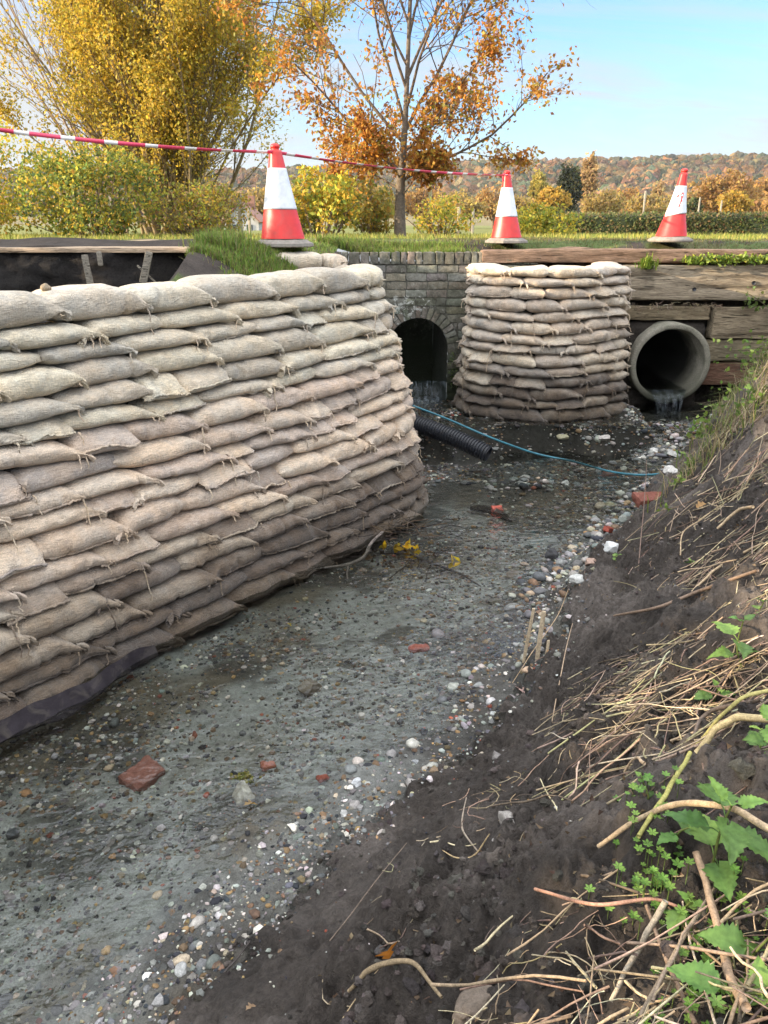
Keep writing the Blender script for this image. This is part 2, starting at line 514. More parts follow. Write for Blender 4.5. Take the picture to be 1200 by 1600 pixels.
def mat_concrete():
    m, nt, out = newmat('concrete')
    p = wpos(nt)
    n1 = noise(nt, p, 6.0, 6, 0.65).outputs[0]; n2 = noise(nt, p, 90.0, 4, 0.6).outputs[0]
    c = mix(nt, ramp(nt, n1, [(0.35, 0), (0.65, 1)]), (0.30, 0.28, 0.23), (0.17, 0.165, 0.125))
    c = mix(nt, 1.0, c, ramp(nt, n2, [(0.3, 0.7), (0.7, 1.25)]), 'MULTIPLY')
    z = sepz(nt, p).outputs[2]
    c = mix(nt, mapr(nt, mth(nt, 'ADD', z, mth(nt, 'MULTIPLY', n1, 0.25)), 0.75, 0.45), c, (0.05, 0.05, 0.035))
    y = sepz(nt, p).outputs[1]                     # shade inside the bore put into the colour, darker inward
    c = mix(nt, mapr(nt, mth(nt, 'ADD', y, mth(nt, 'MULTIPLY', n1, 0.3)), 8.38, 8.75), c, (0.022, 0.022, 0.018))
    prin(nt, out, c, 0.8, bump(nt, mth(nt, 'ADD', n1, n2), 0.4, 0.006), 0.3)
    return m
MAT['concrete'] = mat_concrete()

def mat_oldbrick():
    m, nt, out = newmat('old_brick')
    p = wpos(nt)
    n1 = noise(nt, p, 5.0, 6, 0.65).outputs[0]; n2 = noise(nt, p, 42.0, 6, 0.7).outputs[0]; n3 = noise(nt, p, 13.0, 6, 0.75, 0.6).outputs[0]
    c = mix(nt, 1.0, attr(nt), ramp(nt, n2, [(0.28, 0.6), (0.72, 1.4)]), 'MULTIPLY')
    c = mix(nt, ramp(nt, n1, [(0.38, 0), (0.62, 0.85)]), c, (0.075, 0.075, 0.055))
    c = mix(nt, ramp(nt, n3, [(0.52, 0), (0.66, 0.55)]), c, (0.26, 0.25, 0.21))
    # lichen crust round the crown of the arch
    xyz = sepz(nt, p)
    dx = mth(nt, 'SUBTRACT', xyz.outputs[0], 0.27); dz = mth(nt, 'SUBTRACT', xyz.outputs[2], 1.20)
    rr = mth(nt, 'ADD', mth(nt, 'MULTIPLY', dx, dx), mth(nt, 'MULTIPLY', mth(nt, 'MULTIPLY', dz, dz), 2.4))
    li = mapr(nt, mth(nt, 'SUBTRACT', n3, mth(nt, 'MULTIPLY', rr, 1.15)), 0.50, 0.58)
    c = mix(nt, mth(nt, 'MULTIPLY', li, 0.85), c, (0.52, 0.53, 0.49))
    n4 = noise(nt, p, 21.0, 5, 0.7, 0.3).outputs[0]
    c = mix(nt, ramp(nt, n4, [(0.64, 0), (0.70, 0.5)]), c, (0.33, 0.34, 0.29))
    c = mix(nt, mapr(nt, xyz.outputs[2], 0.85, 0.45), c, (0.03, 0.035, 0.02))
    prin(nt, out, c, 0.9, bump(nt, mth(nt, 'ADD', n2, n3), 0.7, 0.012), 0.2)
    return m
MAT['oldbrick'] = mat_oldbrick()

def mat_water(name, tint, rs=1.0, foam=False):
    m, nt, out = newmat(name)
    p = wpos(nt)
    v = nd(nt, 'ShaderNodeMapping', {'Vector': p, 'Rotation': (0, 0, -0.93), 'Scale': (1.0, 1.5, 1.0)}).outputs[0]
    a = noise(nt, v, 9.0 * rs, 3, 0.55, 0.5).outputs[0]
    b = noise(nt, v, 21.0 * rs, 2, 0.5, 0.3).outputs[0]
    calm = noise(nt, p, 1.1, 2, 0.5).outputs[0]
    h = mth(nt, 'ADD', mth(nt, 'MULTIPLY', a, 1.0), mth(nt, 'MULTIPLY', b, 0.20))
    h = mth(nt, 'MULTIPLY', h, mapr(nt, calm, 0.35, 0.7, 0.25, 1.0))
    nrm = bump(nt, h, 0.7, 0.045)
    fr = nd(nt, 'ShaderNodeFresnel', {'IOR': 1.42, 'Normal': nrm}).outputs[0]
    t = nd(nt, 'ShaderNodeBsdfTransparent', {'Color': c4(tint)})
    g = nd(nt, 'ShaderNodeBsdfGlossy', {'Color': (0.35, 0.36, 0.38, 1) if foam else (1, 1, 1, 1), 'Roughness': 0.04, 'Normal': nrm})
    x = nd(nt, 'ShaderNodeMixShader', {0: fr, 1: t.outputs[0], 2: g.outputs[0]})
    if foam:
        d = nd(nt, 'ShaderNodeBsdfDiffuse', {'Color': (0.26, 0.31, 0.36, 1)})
        st = noise(nt, scalev(nt, p, (26.0, 3.0, 2.2)), 2.5, 4, 0.65, 0.2).outputs[0]
        x = nd(nt, 'ShaderNodeMixShader', {0: ramp(nt, st, [(0.50, 0.0), (0.74, 0.42)]), 1: x.outputs[0], 2: d.outputs[0]})
    nt.links.new(x.outputs[0], out.inputs[0])
    return m
MAT['water'] = mat_water('stream_water', (0.86, 0.885, 0.86))
MAT['foam'] = mat_water('falling_water', (0.75, 0.82, 0.85), 1.5, True)
# ================================================================ camera, sky, sun
cam = bpy.data.cameras.new('camera'); camo = bpy.data.objects.new('camera', cam); COL.objects.link(camo)
camo.location = (0, 0, CAMZ); camo.rotation_euler = (PI / 2 - TH, 0, 0)
cam.sensor_fit = 'VERTICAL'; cam.sensor_height = 36; cam.lens = 36 * FPX / 1600
cam.clip_start = 0.05; cam.clip_end = 6000
SC.camera = camo
SUN_EL, SUN_AZ = math.radians(12), math.radians(-100)     # azimuth measured from +Y towards +X
SUN = np.array([math.sin(SUN_AZ) * math.cos(SUN_EL), math.cos(SUN_AZ) * math.cos(SUN_EL), math.sin(SUN_EL)])
sl = bpy.data.lights.new('sun', 'SUN'); sl.energy = SUN_E; sl.angle = math.radians(0.6); sl.color = (1.0, 0.80, 0.56)
so = bpy.data.objects.new('sun', sl); COL.objects.link(so)
so.rotation_euler = Vector(-SUN).to_track_quat('-Z', 'Y').to_euler(); so.location = (-20, 0, 20)

W = bpy.data.worlds.new('World'); SC.world = W; W.use_nodes = True
nt = W.node_tree; nt.nodes.clear()
wo = nt.nodes.new('ShaderNodeOutputWorld')
sky = nt.nodes.new('ShaderNodeTexSky'); sky.sky_type = 'NISHITA'; sky.sun_disc = False
sky.sun_elevation = SUN_EL; sky.sun_rotation = SUN_AZ; sky.altitude = 50; sky.air_density = 1.0; sky.dust_density = 0.7; sky.ozone_density = 1.6
tc = nd(nt, 'ShaderNodeTexCoord').outputs['Generated']
xyz = sepz(nt, tc)
zc = mth(nt, 'ADD', mth(nt, 'MAXIMUM', xyz.outputs[2], 0.0), 0.22)
pv = nd(nt, 'ShaderNodeCombineXYZ', {0: mth(nt, 'DIVIDE', xyz.outputs[0], zc), 1: mth(nt, 'DIVIDE', xyz.outputs[1], zc), 2: 0.0}).outputs[0]
cm = nd(nt, 'ShaderNodeMapping', {'Vector': pv, 'Rotation': (0, 0, 0.62), 'Scale': (0.55, 1.9, 1.0)}).outputs[0]
c1 = noise(nt, cm, 1.15, 8, 0.62, 0.7).outputs[0]
cf = ramp(nt, c1, [(0.44, 0.0), (0.66, 0.8)])
# thin high cloud: denser towards the horizon
hz = mapr(nt, xyz.outputs[2], 0.24, 0.0, 0.0, 0.70)
lf = mapr(nt, xyz.outputs[0], 0.02, -0.40, 0.0, 0.75)
cf = mth(nt, 'ADD', mth(nt, 'MULTIPLY', cf, 0.85), mth(nt, 'ADD', hz, lf), True)
skyc = mix(nt, cf, mix(nt, 1.0, sky.outputs[0], SKY_MUL, 'MULTIPLY'), CLOUD)
# bright fill added to the unseen sky overhead and behind, to lift the shade
up = mapr(nt, mth(nt, 'SUBTRACT', xyz.outputs[2], mth(nt, 'MULTIPLY', xyz.outputs[1], 0.17)), 0.22, 0.62)
skyc = mix(nt, up, skyc, SKY_FILL)
bg = nd(nt, 'ShaderNodeBackground', {'Color': skyc, 'Strength': SKY_S})
nt.links.new(bg.outputs[0], wo.inputs[0])
SC.view_settings.view_transform = 'Standard'; SC.view_settings.look = 'None'; SC.view_settings.gamma = 1
SC.view_settings.exposure = EXPO
SC.render.engine = 'CYCLES'
cy = SC.cycles
cy.use_denoising = True
cy.max_bounces = 7; cy.diffuse_bounces = 3; cy.glossy_bounces = 3; cy.transparent_max_bounces = 12; cy.transmission_bounces = 3
cy.caustics_reflective = False; cy.caustics_refractive = False

# ================================================================ channel geometry
# a runs down the channel away from the camera, c across it (0 = foot of the long wall)
def XY(a, c): return -2.44 + 0.6 * a + 0.8 * c, 1.83 + 0.8 * a - 0.6 * c
def AC(x, y): return 0.6 * x + 0.8 * y, 0.8 * x - 0.6 * y + 3.05
TA = [-4, 0, 1.24, 2.25, 2.94, 3.54, 4.38, 5.69, 7.5, 9]
TC = [1.72, 1.72, 1.69, 1.69, 1.66, 1.52, 1.34, 1.27, 1.12, 1.1]
def toe(a): return np.interp(a, TA, TC)

def bank_prof(d):
    return np.interp(d, [-0.6, -0.25, 0, 0.10, 0.45, 0.9, 1.2, 1.6, 2.2, 3.5, 8], [-0.02, -0.01, 0.0, 0.07, 0.33, 0.72, 0.97, 1.18, 1.38, 1.58, 1.75])

def terrain(x, y, fine=True):
    a, c = AC(x, y)
    d = c - toe(a) + 0.06 * vn2(a * 2.1, c * 2.1, 5) + 0.04 * vn2(a * 6, c * 6, 6) + 0.035 * fbm2(a * 17, c * 17, 3, 7)
    far = sst(3.6, 6.2, a)
    h = bank_prof(d) * (1 + (0.38 * far + 0.55 * sst(4.4, 6.2, a)) * sst(0.0, 0.45, d))
    bank = sst(0.02, 0.16, d)
    z = -0.075 + 0.022 * fbm2(a * 1.6, c * 2.4, 3, 40) + 0.01 * vn2(a * 7, c * 7, 41)
    # bed rises to the right-hand shore, and small shoals
    z = z + 0.085 * sst(-0.55, 0.0, d)
    z = z + 0.085 * np.exp(-(((x - 1.05) / 0.62) ** 2 + ((y - 6.28) / 0.16) ** 2))
    z = z + 0.07 * np.exp(-(((x - 2.45) / 0.35) ** 2 + ((y - 6.95) / 0.18) ** 2))
    z = z + 0.05 * np.exp(-((a - 0.6) / 0.9) ** 2 - ((d + 0.15) / 0.3) ** 2)
    # ledge (apron) under the stack and the arch
    e = y + 0.10 * vn2(x * 3, y * 3, 50) + 0.05 * vn2(x * 9, y * 9, 51)
    led = sst(7.02, 7.16, e) * (1 - sst(2.38, 2.55, x - 0.1 + 0.06 * vn2(x * 5, y * 5, 52)))
    pool = sst(6.75, 7.45, y + 0.08 * vn2(x * 4, y * 4, 54)) * sst(2.25, 2.5, x)
    z = np.where(d < 0.5, z + pool * (0.19 + 0.03 * vn2(x * 7, y * 7, 55) - z * 0.7), z)
    z = np.where(d < 0.4, z + led * (0.29 + 0.03 * vn2(x * 6, y * 6, 53) - z * 0.7), z)
    z = z + h
    if fine:
        smear = sst(0.02, 0.1, d) * (1 - sst(0.42, 0.62, d + 0.12 * vn2(a * 3, c * 3, 60))) * (1 - sst(1.7, 2.6, a))
        rough = bank * (1 - 0.8 * smear)
        n = 0.060 * fbm2(a * 3.0, c * 3.0, 3, 61)
        wx, wy = 0.35 * vn2(a * 14, c * 14, 70), 0.35 * vn2(a * 14, c * 14, 71)
        cl = np.sqrt(np.clip(0.42 - cell2(a * 8 + wx, c * 8 + wy, 62) ** 2, 0, 1)) * 0.062 + np.sqrt(np.clip(0.42 - cell2(a * 19 + wx, c * 19 + wy, 63) ** 2, 0, 1)) * 0.034 + np.sqrt(np.clip(0.4 - cell2(a * 42, c * 42, 69) ** 2, 0, 1)) * 0.014
        cl = cl * sst(-0.5, 0.4, vn2(a * 2.3, c * 2.3, 64) + 0.25)
        f = 0.019 * fbm2(a * 22, c * 22, 4, 65, 0.66)
        stri = 0.010 * vn2((a + c * .2) * 2.5, (c - a * .2) * 26, 66) + 0.006 * fbm2(a * 30, c * 30, 3, 67)
        z = z + rough * (n + cl + f) + smear * bank * stri
        z = z + (1 - bank) * 0.010 * fbm2(a * 13, c * 13, 3, 68)
    return z, d, bank

def graded(a0, a1, s0, fn):
    r = [a0]
    while r[-1] < a1: r.append(r[-1] + fn(r[-1]))
    return np.array(r)

ga = graded(-4.0, 9.3, 0, lambda a: float(np.interp(a, [-4, -0.2, 0.3, 2.5, 5, 9], [0.22, 0.05, 0.009, 0.0085, 0.014, 0.022])))
gc = graded(-2.5, 9.0, 0, lambda c: float(np.interp(c, [-0.8, 0.6, 0.9, 3.2, 3.8, 9], [0.03, 0.016, 0.0085, 0.0085, 0.05, 0.4])))
A_, C_ = np.meshgrid(ga, gc, indexing='ij')
X_, Y_ = XY(A_, C_)
Z_, D_, B_ = terrain(X_, Y_)
keep = (Y_ < 8.45)
SURF = None
def surf_z(x, y):
    return float(terrain(np.array([x]), np.array([y]))[0][0])
def surf(px, py, t0=0.7):
    """where the line of sight through a photo pixel meets the bed or the bank"""
    r = ray(px, py)
    t = np.linspace(t0, 12, 900)
    P = CAM + r * t[:, None]
    z = np.maximum(terrain(P[:, 0], P[:, 1], False)[0], -0.06)
    k = int(np.argmax(P[:, 2] < z))
    p = P[k].copy()
    return np.array([p[0], p[1], surf_z(p[0], p[1])])

# colours
silt = np.array([0.205, 0.213, 0.198]); dark = np.array([0.035, 0.035, 0.031]); grav = np.array([0.10, 0.088, 0.066])
n1 = sst(-0.3, 0.5, fbm2(A_ * 1.3, C_ * 2.2, 4, 80)); n2 = sst(0.0, 0.6, fbm2(A_ * 2.6, C_ * 3.4, 4, 85))
cb = silt * (1 - n1[..., None]) + grav * n1[..., None]
cb = cb * (1 - n2[..., None] * 0.75) + dark * n2[..., None] * 0.75
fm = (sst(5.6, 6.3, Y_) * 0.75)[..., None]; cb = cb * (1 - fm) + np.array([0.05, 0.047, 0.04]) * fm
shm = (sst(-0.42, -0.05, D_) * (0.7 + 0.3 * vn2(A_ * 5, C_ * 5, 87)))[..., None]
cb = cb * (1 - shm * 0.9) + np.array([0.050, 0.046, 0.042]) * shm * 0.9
wetdark = np.array([0.028, 0.026, 0.023]); soil = np.array([0.092, 0.078, 0.068]); soil2 = np.array([0.19, 0.166, 0.149])
n3 = sst(-0.4, 0.5, fbm2(A_ * 2.0, C_ * 2.0, 4, 90))[..., None]
cs = soil * (1 - n3) + soil2 * n3
wl = (1 - sst(0.02, 0.12, Z_))[..., None]
cs = cs * (1 - wl * 0.5)
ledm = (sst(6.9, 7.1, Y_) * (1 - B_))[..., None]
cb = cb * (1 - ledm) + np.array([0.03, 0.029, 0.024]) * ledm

def part_grid(mask, name, mat, cols):
    F = gridF(*A_.shape)[:, ::-1]
    ok = mask.ravel()[F].any(1) & keep.ravel()[F].all(1)
    F = F[ok]
    use = np.unique(F); re = np.zeros(A_.size, int); re[use] = np.arange(len(use))
    V = np.stack([X_, Y_, Z_], -1).reshape(-1, 3)[use]
    o = mk(name, V, re[F], mat, None, True, cols.reshape(-1, 3)[use], origin=(0, 0, 0))
    return tag(o, kind='structure')
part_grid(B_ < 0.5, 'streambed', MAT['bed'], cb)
part_grid(B_ >= 0.5, 'soil_bank', MAT['soil'], cs)

# water
wa = np.linspace(-3, 8.6, 80); wc = np.linspace(-0.3, 2.2, 24)
WA, WC = np.meshgrid(wa, wc, indexing='ij'); WX, WY = XY(WA, WC)
k = gridF(80, 24)[:, ::-1]
k = k[(WY.ravel()[k] < 8.2).all(1)]
tag(mk('water', np.stack([WX, WY, 0.0 * WX], -1).reshape(-1, 3), k, MAT['water'], origin=(0, 0, 0)), kind='structure')

# ---------------------------------------------------------------- wider ground
def ground_z(x, y):
    a, c = AC(x, y)
    z = 1.88 - 0.40 * sst(10, 30, y) + 0.02 * vn2(x * 1.2, y * 1.2, 100) + 0.012 * vn2(x * 4, y * 4, 101)
    z = z - 0.17 * (1 - sst(8.35, 8.95, y)) * sst(-1.0, 0.2, x)          # verge falls to the head wall
    z = z - 0.28 * sst(-1.15, -0.62, c) * (y < 8.3) * sst(-1.45, -1.2, x)
    bf = (1 - sst(5.90, 5.96, y)) * (1 - sst(-1.45, -1.25, x))
    bf = bf * (1 - sst(-0.7, -1.9, c) * 0.0) * (1 - 0.65 * sst(-3.6, -5.2, x))
    z = z - 0.40 * bf + 0.03 * bf * vn2(x * 6, y * 6, 102)
    z = z + 0.05 * np.exp(-((y - 6.55) / 0.25) ** 2) * (1 - sst(-1.6, -1.1, x))  # spoil ridge behind the board
    return z, bf
gx = np.concatenate([-np.geomspace(1400, 5.2, 46), np.arange(-5.1, 5.15, 0.06), np.geomspace(5.2, 1400, 46)])
gy = np.concatenate([-np.geomspace(60, 1.05, 16), np.arange(-1.0, 11.0, 0.06), np.geomspace(11, 1400, 70)])
GX, GY = np.meshgrid(gx, gy, indexing='ij')
GZ, GB = ground_z(GX, GY)
Ga, Gc = AC(GX, GY)
chan = (GY < 8.40) & np.where(GY < 5.3, Gc > -0.52, GX > np.interp(GY, [5.3, 5.8, 6.3, 8.5], [-0.40, -0.33, -0.38, -0.45]))
GZ = np.where(chan, -0.7, GZ)
gsoil = np.array([0.05, 0.041, 0.035]); ggr = np.array([0.075, 0.10, 0.032]); gfield = np.array([0.15, 0.155, 0.045]); gpath = np.array([0.33, 0.26, 0.19])
gn = sst(-0.3, 0.4, fbm2(GX * 1.5, GY * 1.5, 4, 110))[..., None]
gc_ = ggr * (1 - 0.5 * gn) + np.array([0.11, 0.085, 0.05]) * 0.5 * gn
ff = sst(10, 13, GY)[..., None]; gc_ = gc_ * (1 - ff) + gfield * ff
sb = np.maximum(GB, (sst(5.6, 5.7, GY) * (1 - sst(6.9, 7.3, GY)) * (1 - sst(-1.3, -1.1, GX))))[..., None]
gc_ = gc_ * (1 - sb) + gsoil * sb
pp = (sst(7.2, 7.5, GY + 0.2 * vn2(GX, GY, 120)) * (1 - sst(8.6, 9.2, GY)) * (1 - sst(-1.2, -0.3, GX)))[..., None]
gc_ = gc_ * (1 - pp) + gpath * pp
bs = (sst(0.45, 0.7, fbm2(GX * 2.2, GY * 2.2, 3, 130) + 0.75 * np.exp(-((GX - 1.0) / 0.55) ** 2 - ((GY - 8.55) / 0.22) ** 2)))[..., None] * (GY < 9.4)[..., None]
gc_ = gc_ * (1 - bs) + gsoil * bs
GF = gridF(*GX.shape)
GF = GF[~chan.ravel()[GF].any(1)]
MAT['ground'] = mat_attr('turf_and_earth', 0.92, 9, 0.35, 0.7, 0.02, 0.15, 70)
tag(mk('ground', np.stack([GX, GY, GZ], -1).reshape(-1, 3), GF, MAT['ground'], None, True, gc_.reshape(-1, 3), origin=(0, 0, 0)), kind='structure')

# ================================================================ sandbag walls
class Path:
    def __init__(self, pts, ds=0.02):
        p = np.asarray(pts, float)
        s = np.concatenate([[0], np.cumsum(np.linalg.norm(np.diff(p, axis=0), axis=1))])
        self.L = s[-1]
        self.s = np.arange(0, self.L + ds, ds)
        self.x = np.interp(self.s, s, p[:, 0]); self.y = np.interp(self.s, s, p[:, 1])
        k = np.ones(9) / 9
        tx, ty = np.gradient(self.x, ds), np.gradient(self.y, ds)
        pad = lambda q: np.convolve(np.pad(q, 4, mode='edge'), k, 'valid')
        tx, ty = pad(tx), pad(ty); n = np.hypot(tx, ty)
        self.tx, self.ty = tx / n, ty / n
        ang = np.unwrap(np.arctan2(self.ty, self.tx)); self.k = np.gradient(ang, ds)
    def at(self, s, o):
        """point at arc length s, o outward (to the right of travel)"""
        s = np.asarray(s, float)
        sc = np.clip(s, 0, self.L); ex = s - sc
        x, y = np.interp(sc, self.s, self.x), np.interp(sc, self.s, self.y)
        tx, ty = np.interp(sc, self.s, self.tx), np.interp(sc, self.s, self.ty)
        return x + ty * o + tx * ex, y - tx * o + ty * ex
    def curv(self, s): return float(np.interp(s, self.s, self.k))

ORD = ['', 'first', 'second', 'third', 'fourth', 'fifth', 'sixth', 'seventh', 'eighth', 'ninth', 'tenth', 'eleventh', 'twelfth', 'thirteenth', 'fourteenth', 'fifteenth', 'sixteenth', 'seventeenth', 'eighteenth', 'nineteenth', 'twentieth']

def sag(zb, s): return zb(s)

def bag(path, s0, L, zlo, zhi, off, kind, seed, wrink=1.0, ear_on=False):
    r = np.random.default_rng(seed)
    NI, NJ = 42, 28
    u = np.linspace(-1, 1, NI + 1); a = np.sign(u) * (1 - (1 - np.abs(u)) ** 1.7)
    ph = np.arange(NJ) * 2 * PI / NJ
    A, PH = np.meshgrid(a, ph, indexing='ij')
    sn, cs = np.sin(PH), np.cos(PH)
    sd = float(seed) * 1.37
    if kind == 'stretcher':
        p1, p2 = r.uniform(4, 7), r.uniform(3.4, 5.2)
        flip = r.random() < 0.18
        Aq = -A if flip else A
        T = np.where(Aq < 0, (1 - np.abs(Aq) ** p1 * 0.985), (1 - np.abs(Aq) ** p2 * 0.985)) ** 0.56
        ear = sst(0.93, 1.0, Aq)
        T = np.maximum(T, 0.13 * ear + 0.05)
        hd = 0.15 * (0.42 + 0.58 * T) + 0.02 * ear
        zz = np.sign(sn) * np.abs(sn) ** 0.74 * T
        oo = np.sign(cs) * np.abs(cs) ** 0.80 * hd
        drop = r.uniform(0.0, 0.45) * sst(0.6, 1.0, Aq)
        tilt = r.uniform(-0.10, 0.10)
        sh = 0.016 * Aq + np.where(Aq > 0, 0.095, 0.05) * (1 - T) * sst(0.6, 0.97, np.abs(Aq))
        lat = 0.0
    else:
        T = (1 - np.abs(A) ** r.uniform(4, 6) * 0.97) ** 0.5
        T = np.maximum(T, 0.12)
        fr = np.clip(cs, 0, 1)
        hd = 0.142 * (0.75 + 0.25 * T)
        oo = np.sign(cs) * np.abs(cs) ** 0.85 * hd + 0.018 * fr ** 5 + 0.012 * fr ** 3 * vn(A * 2.5, sd, 0.3, 5)
        zz = T * np.sign(sn) * np.abs(sn) ** 0.75 * (1 - 0.2 * fr ** 2) - (r.uniform(0.35, 0.75)) * fr ** 2.5 * (0.75 + 0.25 * np.abs(A)) + 0.25 * fr ** 4 * vn(A * 1.7, sd, 1.1, 6)
        drop = 0.0; tilt = r.uniform(-0.15, 0.15); sh = 0.0; lat = 0.0
    s = s0 + A * L / 2
    # overall unevenness of the filling
    lowf = vn(A * 1.6 + sd, np.cos(PH) * 0.8, np.sin(PH) * 0.8 + sd, 11)
    midf = vn(A * 5 + sd, cs * 1.6, sn * 1.6 - sd, 12)
    wr = np.exp(-(1 - np.abs(A)) / 0.22) * vn(PH * 3.2 + sd, A * 2.0, 0.5, 13)
    wr = wr + 0.7 * np.exp(-(1 - np.abs(A)) / 0.4) * vn(PH * 6.5 + sd * 2, A * 3.0, 1.5, 15)
    cr = -np.abs(vn(A * 3.2 + 0.5 * sn + sd, PH * 0.9, 2.2, 14)) ** 0.5 * 0.3 + 0.12
    k = 1 + 0.10 * lowf
    oo = oo * k + wrink * (0.010 * midf * T + 0.012 * wr + 0.010 * cr * T * (cs > -0.2))
    if kind == 'stretcher' and r.random() < 0.6:
        # a fold across the sack where the filling has slumped
        fa = r.uniform(-0.6, 0.65); sk = r.uniform(-0.15, 0.15)
        oo = oo - 0.014 * np.exp(-((A - fa - sk * sn) / 0.045) ** 2) + 0.008 * np.exp(-((A - fa - 0.1 - sk * sn) / 0.06) ** 2)
    zl, zh = zlo(s), zhi(s)
    mid, half = (zl + zh) / 2, (zh - zl) / 2
    zz = zz * (1 + 0.06 * lowf) + wrink * 0.10 * wr * np.sign(sn)
    # squeezed bags fill the whole joint; 6 % over-full
    z = mid + half * (1.07 * zz - drop + tilt * A + 0.06 * midf)
    x, y = path.at(s, off - 0.15 + oo + sh)
    V = np.stack([x, y, z], -1)
    n = (NI + 1) * NJ
    Vf = np.vstack([V.reshape(-1, 3), V[0].mean(0), V[-1].mean(0)])
    j = np.arange(NJ); j2 = (j + 1) % NJ
    F = [gridF(NI + 1, NJ, True), np.stack([np.full(NJ, n), j2, j], -1), np.stack([np.full(NJ, n + 1), NI * NJ + j, NI * NJ + j2], -1)]
    F = [f[:, ::-1] for f in F]
    if kind == 'stretcher' and ear_on:                    # the gathered mouth of the sack, tied and flared
        e = 0 if flip else NI; sg = -1.0 if flip else 1.0
        c = V[e].mean(0); se = float(s[e, 0])
        rings, base_i = [], len(Vf)
        fl = r.uniform(0.7, 1.25)
        for q, (ds, ro, rz, dz, do) in enumerate([(0.004, 0.022, 0.014, 0.0, 0.022), (0.014, 0.012, 0.011, 0.003, 0.034), (0.024, 0.017, 0.014, 0.009, 0.038), (0.036, 0.026 * fl, 0.018, 0.02, 0.040), (0.046, 0.031 * fl, 0.021 * fl, 0.032, 0.040)]):
            jit = 1 + 0.45 * vn(ph * 2.2 + seed, q * 0.4, 0.0, 21) * (q > 1)
            o0 = off - 0.15 + 0.095 + 0.016 + do * 0.8
            xx, yy = path.at(se + sg * (ds + 0.006 * vn(ph * 1.5, seed, q, 22)), o0 + np.cos(ph) * ro * jit)
            rings.append(np.stack([xx, yy, c[2] - dz * r.uniform(0.8, 1.2) + np.sin(ph) * rz * jit], -1))
        RV = np.concatenate(rings)
        Vf = np.vstack([Vf, RV, rings[-1].mean(0) - 0.0 * RV[0]])
        f = gridF(5, NJ, True) + base_i
        n2 = len(Vf) - 1
        f2 = np.stack([np.full(NJ, n2), base_i + 4 * NJ + j, base_i + 4 * NJ + j2], -1)
        if sg < 0: f, f2 = f[:, ::-1], f2[:, ::-1]
        F = F + [f[:, ::-1], f2[:, ::-1]]
    return Vf, F, V, (kind == 'stretcher' and flip)

def string(p0, out, r, L):
    """loose end of the twine that ties a sack"""
    m = 7; t = np.linspace(0, 1, m)[:, None]
    d = np.array([out[0], out[1], 0.0])
    side = np.array([-out[1], out[0], 0.0]) * r.uniform(-0.5, 0.5)
    P = p0 + d * 0.03 + (d * 0.022 * np.sqrt(t) + side * L * 0.5 * t) + np.array([0, 0, -1.0]) * L * t ** 1.5
    P = P + 0.006 * r.normal(size=(m, 3)) * t
    return tube(P, np.linspace(0.005, 0.0028, m), 5)

def build_wall(path, nrows, zb, off, spec):
    """zb(k, s) = underside of course k; off(z, s) = face set-back; returns the bags"""
    out = []
    for k in range(nrows):
        s = spec['s0'] + (0.25 if k % 2 else 0.0) * rng.uniform(0.6, 1.3)
        r = np.random.default_rng(spec['seed'] + k)
        smax = spec['smax'](k)
        while s < smax:
            o = off(zb(k, s) + 0.05, s)
            comp = 1.0 / max(0.45, 1 + path.curv(s) * o) if path.curv(s) > 0 else 1.0
            ph = spec['header'](k, s)
            kind = 'header' if r.random() < ph else 'stretcher'
            L = (r.uniform(*spec['stretcher']) if kind == 'stretcher' else r.uniform(0.24, 0.38)) * comp
            j = r.uniform(-0.014, 0.016)
            V, F, G, flip = bag(path, s + L / 2, L * (1.09 if kind == 'stretcher' else 1.06), lambda q, k=k: zb(k, q), lambda q, k=k: zb(k + 1, q), o + j, kind, spec['seed'] * 100 + k * 40 + len(out), 1.35, r.random() < spec['tied'] + 0.1)
            ob = mk('sandbag', V, F, MAT['hessian'])
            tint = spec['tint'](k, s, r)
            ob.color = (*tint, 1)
            ob['_k'] = k; ob['_s'] = s
            outd = np.array(path.at(s + L / 2, o + 1)) - np.array(path.at(s + L / 2, o))
            NJ = G.shape[1]
            seamed = kind == 'header' or (r.random() < spec['seamed'](k))
            if seamed:
                jj = 0 if kind == 'header' else NJ - r.integers(2, 5)
                Q = G[1:-1, jj].copy()
                Q = Q + np.append(outd, 0) * 0.003 + r.normal(size=Q.shape) * 0.0022
                tv, tf = tube(Q, 0.0062 + 0.0016 * r.normal(size=len(Q)).clip(-1, 1), 6)
                so_ = mk('seam', tv, tf, MAT['hessian'], ob); so_.color = (*[q * 0.93 for q in tint], 1)
            if r.random() < spec['tied']:
                e = 0 if flip else -1
                ends = [G[e].mean(0) + np.append(outd, 0) * 0.035] if kind == 'stretcher' else [G[0, 0], G[-1, 0]]
                for p0 in ends[:1 if r.random() < 0.6 else 2]:
                    tv, tf = string(p0, outd, r, r.uniform(0.03, 0.085) if r.random() < 0.9 else r.uniform(0.14, 0.24))
                    st_ = mk('tie_string', tv, tf, MAT['hessian'], ob); st_.color = (1.1, 1.0, 0.9, 1)
            out.append((ob, k, s, kind, V))
            s += L * r.uniform(0.97, 1.02)
    return out

